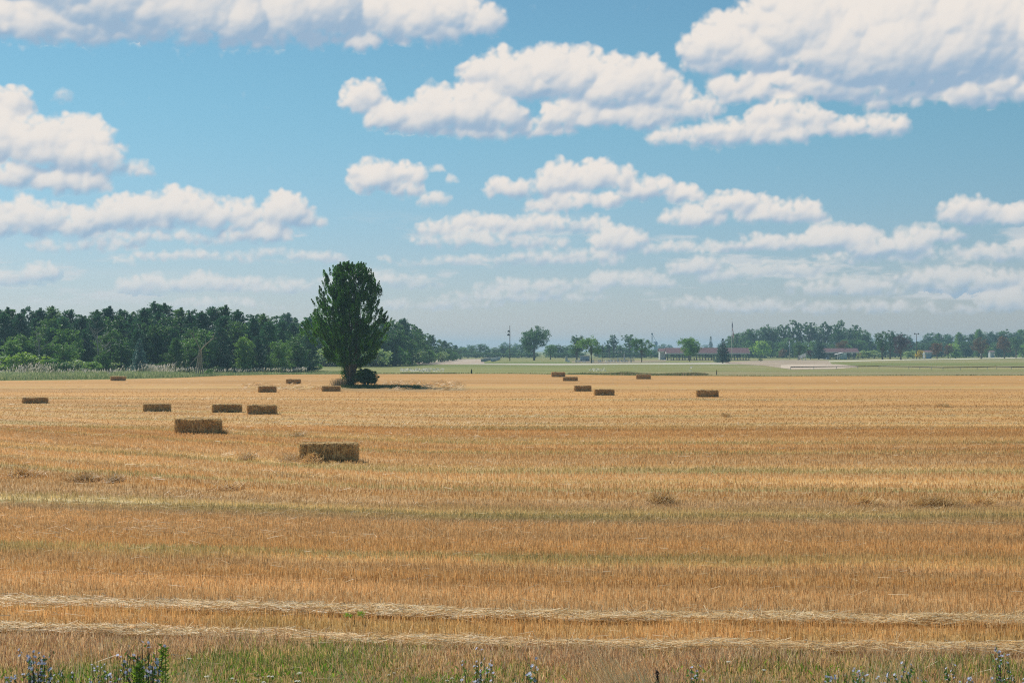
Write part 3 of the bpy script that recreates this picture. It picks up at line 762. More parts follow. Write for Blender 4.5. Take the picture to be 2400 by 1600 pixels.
# left wood
SKX = [-80, 0, 50, 62, 85, 130, 200, 240, 300, 345, 365, 385, 405, 450, 520, 570, 620, 650, 700, 740]
SKY_ = [724, 725, 720, 716, 724, 718, 727, 721, 724, 713, 706, 710, 719, 717, 717, 725, 735, 745, 758, 766]
def skl(px): return float(np.interp(px, SKX, SKY_))
xs = [(-70+i*33+random.uniform(-7, 7)) for i in range(25)]
for i, px in enumerate(xs):
    k = i % 5
    place('pine%d' % k if i % 4 else 'tall%d' % (k % 3), px, random.uniform(308, 322), skl(px)+random.uniform(-4, 6), L_pine if i % 3 else L_dark, 'pine_tree' if i % 4 else 'broadleaf_tree',
          'tall dark skyline %s of the left wood, %s' % ('pine' if i % 4 else 'leafy tree', ordl(i, 'skyline row')), 'tree', 'skyline trees of the left wood', 1.15)
xs = [(-60+i*36+random.uniform(-9, 9)) for i in range(23)]
for i, px in enumerate(xs):
    b = i % 4 == 1
    place(('broad%d' if b else 'pine%d') % ((i*2) % 5), px, random.uniform(293, 304), skl(px)+random.uniform(8, 26), L_dark if b else L_pine, 'broadleaf_tree' if b else 'pine_tree',
          ('leafy tree' if b else 'blue-green pine')+' in the middle of the left wood, %s' % ordl(i, 'middle row'), 'tree', 'middle trees of the left wood', 1.2)
xs = [(-50+i*41+random.uniform(-12, 12)) for i in range(19)]
for i, px in enumerate(xs):
    b = i % 5 in (0, 2, 3)
    place(('broad%d' if b else 'pine%d') % (i % 5), px, random.uniform(281, 290), skl(px)+random.uniform(38, 62), (L_mid if i % 2 else L_dark) if b else L_pine, 'broadleaf_tree' if b else 'pine_tree',
          'shorter %s at the front of the left wood, %s' % ('leafy tree' if b else 'pine', ordl(i, 'front row')), 'tree', 'front trees of the left wood', 1.15)
# shrubs and small trees before the wood: px, row of the top, distance, kind, colour, words
fr = [(28,790,273,'broad0',L_mid,'green leafy tree rising at the left edge before the wood'),
 (60,816,266,'bush0',L_bright,'bright yellow-green round bush at the left before the wood'),
 (5,826,268,'bush1',L_mid,'mid-green bush at the left edge beside the bright round bush'),
 (118,834,268,'bush2',L_mid,'mid green bush just right of the bright round bush'),
 (152,802,272,'broad2',L_mid,'small leafy tree standing left of the first bare tree'),
 (150,844,266,'bush3',L_mid,'low green bush in front of the small leafy tree'),
 (185,836,267,'bush0',L_willow,'grey-green bush with light tips near the reeds'),
 (242,818,270,'broad1',L_mid,'green small tree in front of the tall bare tree'),
 (212,842,266,'bush2',L_mid,'low bush at the foot of the tall bare tree'),
 (285,796,275,'broad3',L_dark,'olive leafy tree left of the blue spruce'),
 (412,790,274,'pine1',L_dark,'slim olive tree left of the forked bare tree'),
 (447,784,278,'broad4',L_mid,'ivy-green tree behind the forked bare tree'),
 (492,862,262,'bush1',L_mid,'small round bush beside the forked bare tree at the reeds'),
 (560,846,284,'bush3',L_dark,'dark rounded bush in the middle of the wood edge'),
 (600,838,286,'bush0',L_mid,'soft green bush right of the dark rounded bush'),
 (640,828,289,'broad0',L_dark,'low arching tree at the wood edge left of the lone tree'),
 (672,838,291,'bush2',L_willow,'grey-green arching bush left of the lone tree'),
 (705,842,296,'bush1',L_dark,'dark bush touching the lone tree from the left'),
 (740,848,310,'bush3',L_mid,'green bush seen just behind the left side of the lone tree'),
 (520,820,282,'broad2',L_dark,'dark leafy tree at the wood edge right of the forked bare tree')]
for px, top, d, key, mt, lb in fr:
    isb = key.startswith('bush')
    H = CAMZ+(HOR-top)*d/F
    place(key, px, d, top, mt, 'bush' if isb else 'small_tree', lb, 'bush' if isb else 'tree', 'bushes and small trees before the left wood', 1.9 if isb else 1.3)
for i in range(17):
    px = -40+i*46+random.uniform(-10, 10); d = 272+max(0, px-400)*.06
    place('bush%d' % (i % 4), px, d, random.uniform(838, 856), (L_mid, L_dark, L_willow, L_mid, L_dark)[i % 5], 'bush', 'low undergrowth bush at the foot of the left wood, %s' % ordl(i, ''), 'bush', 'undergrowth of the left wood', random.uniform(1.5, 2.1))
place('spruce0', 327, 263, 790, L_pale_spruce, 'spruce_tree', 'blue-green spruce with drooping layers before the left wood', 'tree', None, 1.0)

def bare_tree(px, d, top, seed, label, fork=.5, nbr=9, multi=1):
    r = np.random.default_rng(seed); H = CAMZ+(HOR-top)*d/F
    e = empty('dead_tree', (gx(px, d), d, 0)); tag(e, label, 'dead tree', 'bare dead trees at the left wood')
    mb = MB(); br = MB()
    ends = []
    for m in range(multi):
        s = r.normal(0, .35) if multi > 1 else 0
        mb.tube([(s, 0, 0), (s*.6+r.normal(0, .1), 0, H*.3), (s*.3, 0, H*fork)], [.22, .17, .13], 6)
    lf = r.normal(0, .05)*H
    if fork < .8: mb.tube([(0, 0, H*fork), (lf, 0, H*.8), (lf*1.2, .1, H)], [.13, .07, .02], 5)
    for i in range(nbr):
        z = H*r.uniform(.22, .92); a = r.choice([0, math.pi])+r.normal(0, .6); l = H*r.uniform(.14, .34)*(1.15-z/H)
        x0 = lf*max(0, (z/H-fork))*1.2
        p1 = (x0+math.cos(a)*l*.5, math.sin(a)*l*.5, z+l*.35); p2 = (x0+math.cos(a)*l, math.sin(a)*l, z+l*r.uniform(.6, 1.2))
        br.tube([(x0, 0, z), p1, p2], [.07, .05, .018], 4, cap=False)
        for j in range(3):
            q = r.uniform(.4, .9); b = (p1[0]*(1-q)+p2[0]*q, p1[1], p1[2]*(1-q)+p2[2]*q); a2 = a+r.normal(0, .9); l2 = l*r.uniform(.25, .5)
            br.tube([b, (b[0]+math.cos(a2)*l2, b[1]+math.sin(a2)*l2, b[2]+l2*r.uniform(.2, 1))], [.03, .01], 4, cap=False)
    mb.obj('trunk', M_dead, e); br.obj('limb', M_dead, e)
bare_tree(228, 270, 742, 3, 'tall bare grey dead tree reaching towards the skyline', .6, 16)
bare_tree(248, 271, 790, 13, 'short thin bare tree just right of the tall bare one', .7, 7)
bare_tree(92, 272, 770, 5, 'thin bare grey tree behind the bright round bush', .7, 12)
e = empty('dead_tree', (gx(468, 258), 258, 0)); tag(e, 'forked bare dead tree with several pale stems rising from the reeds', 'dead tree', 'bare dead trees at the left wood')
mb = MB(); br = MB()
for s in (-.55, -.2, .15, .5): mb.tube([(s*1.2, s*.3, 0), (s*.8, 0, 2.2), (s*.35+.15, 0, 4.6)], [.12, .1, .09], 6)
mb.tube([(.15, 0, 4.5), (1.1, 0, 5.6), (2.3, .1, 6.6), (2.9, .1, 8.1)], [.12, .09, .06, .02], 5)
mb.tube([(.15, 0, 4.5), (-.5, 0, 6.0), (-1.4, 0, 7.4), (-1.8, 0, 8.6)], [.11, .08, .05, .02], 5)
for p, q in (((-.3, 0, 3.6), (-2.6, 0, .6)), ((.3, 0, 3.2), (1.5, .2, 1.2)), ((-1.0, 0, 6.7), (-1.2, .2, 8.9)), ((-.5, 0, 6), (-.2, 0, 8.2)), ((2.3, .1, 6.6), (3.3, 0, 6.9)), ((1.1, 0, 5.6), (1.0, .3, 7.1)), ((-1.4, 0, 7.4), (-2.4, 0, 8.0)), ((0, 0, 4), (1.2, 0, 3.2))):
    MB().tube([p, tuple((a+b)/2+random.uniform(-.12, .12) for a, b in zip(p, q)), q], [.055, .04, .015], 4, cap=False).obj('limb', M_dead, e)
mb.obj('trunk', M_bark_pale, e)

# the farther wood running back behind the lone tree
EDG = [(648,735,430),(672,733,425),(700,737,420),(728,742,415),(760,746,410),(792,748,405),(820,750,402),(850,750,402),(876,748,405),(900,751,412),(922,747,425),(944,746,440),(962,754,460),(980,768,480),(996,777,505),(1012,786,530),(1028,794,560),(1042,798,590),(1056,800,620),(1068,808,660),(1078,814,700)]
for i, (px, top, d) in enumerate(EDG):
    place('pine%d' % (i % 5) if i % 2 else 'tall%d' % (i % 3), px, d+14, top, L_pine if i % 2 else L_dark, 'pine_tree' if i % 2 else 'broadleaf_tree',
          'hazy skyline tree behind the lone tree, %s' % ordl(i, 'skyline trees there'), 'tree', 'skyline trees of the receding wood', 1.25)
    place('broad%d' % (i % 5), px+random.uniform(-8, 8), d, top+random.uniform(22, 34)*420/d*.8, L_dark, 'broadleaf_tree',
          'lower leafy tree behind the lone tree, %s' % ordl(i, 'lower trees there'), 'tree', 'lower trees of the receding wood', 1.3)
    if i > 3 and i % 2 == 0 and px < 1060:
        place('bush%d' % (i % 4), px+6, d-12, top*.35+842*.65-6, L_mid if i % 4 else L_willow, 'bush',
              'soft green bush at the foot of the receding wood, %s' % ordl((i-4)//2, 'bushes there'), 'bush', 'bushes along the receding wood', 1.5)

# hedge and far trees from the middle to the pavilion
HX = [(1085,812),(1104,809),(1124,805),(1142,812),(1160,812),(1180,808),(1202,810),(1222,806),(1240,806),(1290,806),(1310,806),(1328,808),(1346,806),(1404,808),(1424,806),(1448,806),(1468,808),(1490,808),(1512,812),(1534,818),(1556,814),(1580,814),(1604,816),(1640,812),(1662,812)]
for i, (px, top) in enumerate(HX):
    place('broad%d' % (i % 5), px, random.uniform(840, 900), top, L_dark if i % 3 else L_mid, 'hedge_tree', 'hazy low tree of the hedgerow across the middle, %s' % ordl(i, 'hedgerow'), 'tree', 'hedgerow trees across the middle', 1.75)
    place('bush%d' % (i % 4), px+12, 820, 824, L_dark, 'hedge_bush', 'dark low bush filling the hedgerow across the middle, %s' % ordl(i, 'hedgerow bushes'), 'bush', 'hedgerow bushes across the middle', 2.6)
for i, (px, top) in enumerate([(1082,810),(1098,806),(1106,808),(1182,800),(1198,804),(1210,803),(1546,808),(1558,805),(1570,806),(1650,806),(1688,804),(1702,806),(2036,786)]):
    place('broad%d' % (i % 5), px, 1700, top, L_dark, 'far_tree', 'pale blue far-off tree beyond the hedgerow, %s' % ordl(i, 'far-off trees'), 'tree', 'far-off hazy trees', 1.3)

def single(key, px, d, top, mt, name, lb, widen=1.0, bark=None, rz=None, cat='tree', group=None):
    return place(key, px, d, top, mt, name, lb, cat, group, widen, bark, rz)
single('dome', 1252, 640, 762, L_dark, 'broadleaf_tree', 'big domed dark tree standing alone right of the floodlight pole', .92)
single('park0', 1290, 690, 806, L_mid, 'small_tree', 'low loose tree at the right foot of the big domed tree', 1.4)
single('park1', 1352, 555, 784, L_dark, 'broadleaf_tree', 'rounded dark green tree directly left of the spreading park tree', 1.05)
single('spread0', 1386, 508, 783, L_mid, 'broadleaf_tree', 'spreading open-branched tree in front of the fenced playground', .95)
single('tall0', 1438, 820, 782, L_dark, 'broadleaf_tree', 'tall narrow hazy tree with two heads behind the playground', 1.15)
single('tall1', 1428, 810, 796, L_dark, 'broadleaf_tree', 'lower hazy tree left of the two-headed tree', 1.2)
single('tall2', 1476, 830, 780, L_dark, 'broadleaf_tree', 'tall hazy tree with an open top right of the two-headed tree', 1.25)
single('spread1', 1504, 545, 790, L_mid, 'broadleaf_tree', 'spreading small tree with a thin trunk left of the grain bin', .95)
single('umbrella0', 1616, 590, 787, leafmat('fresh_leaf', lin(106,148,66), .35, 0), 'broadleaf_tree', 'bright green umbrella-shaped tree in front of the long pavilion', .92)
single('spruce1', 1694, 500, 791, L_spruce, 'spruce_tree', 'dark blue spruce on the road beside the long pavilion', 1.15)
single('spire', 1666, 1000, 786, L_pine, 'spruce_tree', 'far slim spire-topped conifer above the pavilion roof', .9)
single('spruce0', 1919, 700, 785, L_spruce, 'spruce_tree', 'blue spruce at the left end of the small pavilion', 1.25)
single('park2', 1873, 690, 797, L_dark, 'broadleaf_tree', 'low dark round tree behind the white railed ramp', 1.3)
single('bush0', 1900, 715, 815, L_purple, 'bush', 'purple-leaved bush between ramp and blue spruce', 1.1, cat='bush')
single('bush2', 1782, 588, 838.8, L_bush, 'bush', 'small dark round bush alone on the gravel lot edge', 1.9, cat='bush')
single('park0', 2068, 690, 778, L_dark, 'broadleaf_tree', 'dark park tree left of the grey-purple one', 1.05)
single('park1', 2086, 740, 773, L_dark, 'broadleaf_tree', 'tallest dark park tree behind the grey-purple one', 1.0)
single('park2', 2111, 670, 780, L_purple, 'broadleaf_tree', 'grey-purple rounded park tree with a short thick trunk', 1.12)
single('bush1', 2156, 720, 817, L_yellow, 'bush', 'yellow-green bush beside the white signboard', 1.2, cat='bush')
single('park0', 2196, 730, 802, L_red, 'broadleaf_tree', 'reddish-brown rounded tree right of the signboard', 1.3)
single('park1', 2222, 790, 805, L_red, 'broadleaf_tree', 'smaller rusty tree right of the reddish-brown one', 1.1)
single('park2', 2300, 760, 788, L_red, 'broadleaf_tree', 'large rust-tinged rounded tree over two dark trunks', 1.25)
single('park0', 2354, 790, 786, L_red, 'broadleaf_tree', 'rust-topped park tree second from the right edge', 1.1)
single('park1', 2381, 830, 788, L_dark, 'broadleaf_tree', 'dark leaning park tree nearest the right edge', 1.15)
single('bush3', 2240, 790, 822, L_mid, 'bush', 'low spreading green bush right of the rusty tree', 2.0, cat='bush')
for i, px in enumerate((2022, 2036, 2050, 2128, 2140)):
    single('bush%d' % (i % 4), px, 780, 817+i % 2*3, L_willow, 'bush', 'silvery willow bush near the small pavilion, %s' % ordl(i, 'willow bushes'), 1.6, cat='bush', group='silvery willow bushes')
single('bush0', 1834, 800, 813, L_red, 'bush', 'rusty red bush under the wood left of the lamp post', .9, cat='bush')
single('park1', 1972, 760, 797, L_red, 'broadleaf_tree', 'orange-brown tree rising behind the small pavilion roof', 1.1)
single('bush1', 1784, 810, 792, L_light, 'bush', 'tall pale green bush in the wood behind the gravel lot', 1.15, cat='bush')

# right wood: back trees give the skyline, lower ones fill
RW = [(1712,782),(1728,777),(1742,780),(1754,768),(1776,766),(1790,760),(1806,764),(1822,766),(1838,756),(1858,746),(1876,756),(1898,750),(1914,760),(1932,752),(1948,758),(1962,766),(1974,748),(1988,768),(2003,758),(2018,768),(2026,778)]
for i, (px, top) in enumerate(RW):
    tl = top < 760
    place(('tall%d' % (i % 3)) if tl else 'broad%d' % (i % 5), px, random.uniform(860, 900), top, L_dark, 'broadleaf_tree', 'dark tree on the skyline of the right wood, %s' % ordl(i, 'skyline trees there'), 'tree', 'skyline trees of the right wood', 1.0 if tl else 1.1)
for i in range(15):
    px = 1712+i*22+random.uniform(-5, 5)
    place('broad%d' % (i*3 % 5), px, random.uniform(820, 850), random.uniform(788, 806), (L_mid, L_dark, L_mid)[i % 3], 'broadleaf_tree', 'mid-green leafy tree low in the right wood, %s' % ordl(i, 'lower trees there'), 'tree', 'lower trees of the right wood', 1.35)
RW2 = [(2118,778),(2134,790),(2150,800),(2166,792),(2184,776),(2200,780),(2216,780),(2232,784),(2248,778),(2262,780),(2278,778),(2294,771),(2310,778),(2330,774),(2346,776),(2358,771),(2376,776),(2392,772),(2408,768)]
for i, (px, top) in enumerate(RW2):
    place(('pine%d' if i % 3 == 2 else 'broad%d') % (i % 5), px, random.uniform(980, 1060), top, (L_dark, L_pine, L_mid)[i % 3], 'broadleaf_tree' if i % 3 != 2 else 'pine_tree', 'hazy tree of the wood at the far right, %s' % ordl(i, 'skyline trees there'), 'tree', 'skyline trees at the far right', 1.25)
for i in range(14):
    px = 2046+i*27+random.uniform(-5, 5)
    place('broad%d' % (i*2 % 5), px, random.uniform(880, 930), random.uniform(798, 808), (L_mid, L_light, L_dark)[i % 3] if px > 2220 else L_dark, 'broadleaf_tree', 'green leafy tree low in the far right wood, %s' % ordl(i, 'lower trees there'), 'tree', 'lower trees at the far right', 1.6)

# ---- the lone tree: many stems rising into flame-shaped sprays
TD = gd(905.0); TX = gx(822, TD)
e = empty('maple_tree', (TX, TD, 0)); tag(e, 'big lone dark green tree standing in the stubble field', 'tree')
r = np.random.default_rng(77)
u_ = TD/F
# half widths left / right of the axis (photo px) by row
ROW = [616, 640, 665, 690, 715, 735, 760, 785, 810, 835, 850, 860]
LFT = [16, 52, 60, 64, 72, 86, 96, 92, 74, 54, 38, 20]
RGT = [24, 48, 58, 60, 62, 68, 76, 74, 66, 52, 38, 14]
def half(z, ang):
    row = HOR-(z-CAMZ)/u_
    l, rr = np.interp(row, ROW, LFT), np.interp(row, ROW, RGT)
    c = math.cos(ang); w = rr if c > 0 else l
    dep = .9*(l+rr)/2
    return math.hypot(w*c, dep*math.sin(ang))*u_
trunk = MB(); P, AX, TN = [], [], []
stems = []
for i in range(11):
    a = i*2.4+r.normal(0, .2); q = .25+.6*(i/11)
    ztop = 15.2-2.8*q**2+r.normal(0, .3); rt = .55*half(min(ztop, 13.5), a)*q*1.15
    z1 = 3.4; r1 = .35+.9*q
    pts = [(math.cos(a)*.22, math.sin(a)*.22, 0), (math.cos(a)*(.2+.25*q), math.sin(a)*(.2+.25*q), 1.4), (math.cos(a)*r1, math.sin(a)*r1, z1),
           (math.cos(a)*(r1+rt)*.62, math.sin(a)*(r1+rt)*.62, 7.5), (math.cos(a)*rt, math.sin(a)*rt, 11.0), (math.cos(a)*rt*1.02, math.sin(a)*rt*1.02, ztop-.6)]
    trunk.tube(pts, [.30, .25, .15, .08, .04, .015], 7); stems.append(pts)
nsp = 1850
for i in range(nsp):
    z = 2.7+12.9*r.random()**.95; a = r.random()*6.283
    if z < 3.2 and r.random() < .4: continue
    # a few upright leaders break up the outline
    R = half(z, a)*(1+.13*math.sin(a*5+z*.8)+.09*math.sin(a*9-z*1.7)); q = r.uniform(.03, 1.0)**.42 if i % 7 else r.uniform(1.0, 1.10); base = np.array([math.cos(a)*R*q, math.sin(a)*R*q, z])
    if z > 11.5 and q > .45 and vn(a*2.2, z*.55, 91) > .62: continue
    if q < .9 and vn(base[0]*.7+7, base[2]*.6, 93) > .74: continue
    L = r.uniform(.55, 1.35)*(1 if z < 13 else .8); tilt = 1.0*q*max(.2, 1-(z-2)/13.5)+.08
    ax = np.array([math.cos(a)*tilt+r.normal(0, .12), math.sin(a)*tilt+r.normal(0, .12), 1.0]); ax /= np.linalg.norm(ax)
    top_ = base+ax*L*.5
    if top_[2] > 15.9: continue
    rad = r.uniform(.15, .30)
    m = int(95*L*rad/.22)
    t = r.random(m)**.85; ang2 = r.random(m)*6.283; rr = rad*np.sqrt(r.random(m))*(1.05-.8*t**1.6)
    s1 = np.cross(ax, [0, 1, .1]); s1 /= np.linalg.norm(s1); s2 = np.cross(ax, s1)
    pp = base+ax*((t-.5)*L)[:, None]+s1*(np.cos(ang2)*rr)[:, None]+s2*(np.sin(ang2)*rr)[:, None]
    P.append(pp); AX.append(np.tile(ax*1.0, (m, 1))); TN.append(np.full(m, r.random()**1.5*1.1-.1)+r.normal(0, .12, m))
    if i % 6 == 0 and q < .8:
        st = stems[r.integers(0, len(stems))]; sp = min(st, key=lambda p: abs(p[2]-(z-1.2))*1.0+math.hypot(p[0]-base[0], p[1]-base[1]))
        trunk.tube([sp, tuple((np.array(sp)+base)/2-[0, 0, .1]), tuple(base+ax*L*.3)], [.045, .03, .012], 4, cap=False)
# leafy suckers clothing the left side of the trunk
for i in range(26):
    z = r.uniform(.2, 3.4); b = np.array([-.45+r.normal(0, .22)-.12*z*.5, r.normal(0, .35), z]); m = 80
    P.append(b+r.normal(0, .2, (m, 3))); AX.append(np.tile([0, 0, 1.0], (m, 1))); TN.append(np.full(m, r.uniform(.1, .6)))
P = np.concatenate(P); AX = np.concatenate(AX); TN = np.concatenate(TN)
link('crown', crown_mesh('crown', P, .17, r, TN, aspect=.7, axis=AX, spread=.75), L_main, e)
trunk.obj('trunk', plain('maple_bark', lin(104,96,84), .95, .4, 5), e)
# the bush beside it
bd = gd(905.5); e = empty('bush', (gx(857, bd), bd, 0)); tag(e, 'dark rounded bush right beside the trunk of the lone tree', 'bush')
sm, fm = bush(401, nk=170, per=60, leaf=.055, stems=30, base=.10)
for m_, mt in ((sm, M_bark_pale), (fm, L_bush)): m_.materials.append(mt)
o1 = link('stem', sm, None, e); o2 = link('foliage', fm, None, e); e.scale = (3.15, 3.0, 2.3)
# dry weeds at the trunk foot
n = 900; x = TX-1.1+r.normal(0, .55, n); y = TD-.4+r.normal(0, .5, n)
v, f, c = blades(x, y, r.uniform(.2, 1.1, n), np.full(n, .03), np.abs(r.normal(0, .35, n)), np.array([lin(150,128,110), lin(124,112,90), lin(98,104,70)])[r.integers(0, 3, n)], tip=.3)
tag(link('dry_weeds', mesh_np('dry_weeds', v, f, {'col': ('POINT', c)}), M_straw), 'brown dry weeds tangled around the foot of the lone tree', kind='stuff', cat='weeds')
n = 5000; px_ = r.uniform(800, 985, n); py_ = 907+r.normal(0, 1.3, n)+(px_-880)*.012; d = gd(py_)
v, f, c = blades(gx(px_, d), d, r.uniform(.1, .32, n), np.full(n, .05), np.abs(r.normal(0, .4, n)), np.array([lin(92,112,58), lin(112,120,70), lin(76,92,50)])[r.integers(0, 3, n)], tip=.3)
tag(link('uncut_grass', mesh_np('uncut_grass', v, f, {'col': ('POINT', c)}), M_straw), 'thin dark green strip of uncut grass in the shade of the lone tree', kind='stuff', cat='grass')

# reeds and weeds along the field edge on the left
n = 90000
px_ = r.uniform(-140, 860, n); t = r.random(n)
base_row = np.interp(px_, [-140, 0, 400, 520, 700, 860], [892, 891, 885, 880, 877, 876.5]); back = np.interp(px_, [-140, 500, 560, 700, 860], [875, 874, 872, 871, 870])
row = base_row*(1-t)+back*t-.3; d = gd(row); x = gx(px_, d)
x_clump = fbm(x*.3, d*.15, 81, 3)
h = r.uniform(.25, 1.0, n)*(.1+1.2*x_clump)*np.interp(px_, [-140, 420, 520, 640, 800, 860], [1, 1, .75, .5, .28, .15])
cc = np.array([lin(150,162,104), lin(176,180,128), lin(120,140,86), lin(196,190,146), lin(136,150,108)])[r.integers(0, 5, n)]*(.75+.6*x_clump[:, None])
v, f, c = blades(x, d, h, r.uniform(.05, .13, n), np.abs(r.normal(0, .25, n)), cc, tip=.3)
# pale feathery heads
n2 = 2600; px2 = np.concatenate([r.normal(75, 34, 380), r.normal(368, 26, 520), r.uniform(-100, 720, n2-900)]); 
t2 = r.uniform(.45, .9, n2); b2 = np.interp(px2, [0, 400, 520, 700], [891, 885, 880, 877]); d2 = gd(b2*(1-t2)+873*t2); hh = r.uniform(.9, 1.7, n2)*(.45+.9*fbm(gx(px2, d2)*.45, d2*.05, 85, 3))
fa = np.where(np.arange(n2) < 900, 1.25, .62)
v2, f2, c2 = blades(gx(px2, d2), d2, np.full(n2, .34), np.full(n2, .13), r.uniform(.2, .6, n2), np.array([lin(236,220,208), lin(222,206,188), lin(204,196,172)])[r.integers(0, 3, n2)], z0=hh*fa, tip=.3, az=r.normal(.3, .5, n2))
v3, f3, c3 = blades(gx(px2, d2), d2, hh*fa, np.full(n2, .03), np.full(n2, .02), np.tile(lin(150,150,110), (n2, 1)), tip=1)
v, f, c = join([(v, f, c), (v2, f2, c2), (v3, f3, c3)])
tag(link('reeds', mesh_np('reeds', v, f, {'col': ('POINT', c)}), M_straw), 'tall weeds and pink-plumed reeds between the field and the left wood', kind='stuff', cat='reeds')
# weeds along the far edge of the field
n = 26000
px_ = np.concatenate([r.uniform(860, 2500, 8000), r.uniform(940, 1070, 3000), r.uniform(1330, 1660, 12000), r.uniform(1560, 1645, 3000)]); n = len(px_)
row = np.interp(px_, [860, 1200, 1500, 1800, 2100, 2500], [876.4, 875.6, 880, 881.5, 880.5, 880])-.15-np.abs(r.normal(0, .7, n))-(px_ > 1330)*(px_ < 1660)*r.random(n)*2.0; d = gd(row); x = gx(px_, d)
k = np.interp(px_, [860, 940, 1070, 1200, 1330, 1380, 1420, 1560, 1610, 1650, 1670, 2500], [.3, .4, .35, .25, .4, .8, .7, .7, 1.0, .5, .25, .3])
cl_ = fbm(x*.2, d*.1, 83, 2)
h = r.uniform(.15, .9, n)*k*(.05+1.3*cl_)*(r.random(n) < .45)
cc = np.array([lin(92,112,52), lin(120,132,70), lin(140,140,90), lin(84,98,56)])[r.integers(0, 4, n)]
dryk = (r.random(n) < np.interp(px_, [1300, 1500, 1560, 1700, 2400], [.2, .5, .5, .7, .7]))[:, None]
cc = np.where(dryk, np.array(lin(158,140,112)), cc)
v, f, c = blades(x, d, h, r.uniform(.05, .12, n), np.abs(r.normal(0, .3, n)), cc, tip=.3)
px2 = np.concatenate([r.uniform(938, 1040, 260), r.uniform(1380, 1420, 60), r.normal(1618, 3, 14)]); n2 = len(px2); d2 = gd(np.concatenate([r.uniform(873.5, 875.5, 260), r.uniform(873, 875, 60), r.uniform(876, 878, 14)]))
v2, f2, c2 = blades(gx(px2, d2), d2, np.full(n2, .16), r.uniform(.1, .3, n2), np.full(n2, .5), np.tile(lin(226,222,210), (n2, 1)), z0=r.uniform(.3, .9, n2)*np.where(px2 > 1600, 1.6, 1), tip=.8)
v, f, c = join([(v, f, c), (v2, f2, c2)])
tag(link('edge_weeds', mesh_np('edge_weeds', v, f, {'col': ('POINT', c)}), M_straw), 'low green weeds with white flower heads along the far field edge', kind='stuff', cat='weeds')
# ------------------------------------------------------------------ bales
mt, t, out = new_mat('bale_straw')
tcn = t.new('ShaderNodeTexCoord')
n1 = t.noise(t.vm('MULTIPLY', tcn.outputs['Object'], (22, 22, 5)), 1, 6, .72)
n2 = t.noise(t.vm('MULTIPLY', tcn.outputs['Object'], (5, 5, 4)), 1, 4, .6)
cc = t.mix(t.ss(n1, .36, .62), lin(132,104,66), lin(244,208,146))
cc = t.mix(t.ss(n2, .35, .75), cc, t.mix(1.0, cc, (.68, .58, .46, 1), blend='MULTIPLY'))
b = t.new('ShaderNodeBsdfPrincipled'); t.put(b.inputs['Base Color'], cc); b.inputs['Roughness'].default_value = .85; b.inputs['Specular IOR Level'].default_value = .15
bp = t.new('ShaderNodeBump'); bp.inputs['Strength'].default_value = .9; bp.inputs['Distance'].default_value = .03; t.put(bp.inputs['Height'], n1); t.l.new(bp.outputs[0], b.inputs['Normal'])
t.l.new(b.outputs[0], out.inputs[0]); M_bale = mt
M_twine = plain('twine', lin(190,170,130), .8, .2)

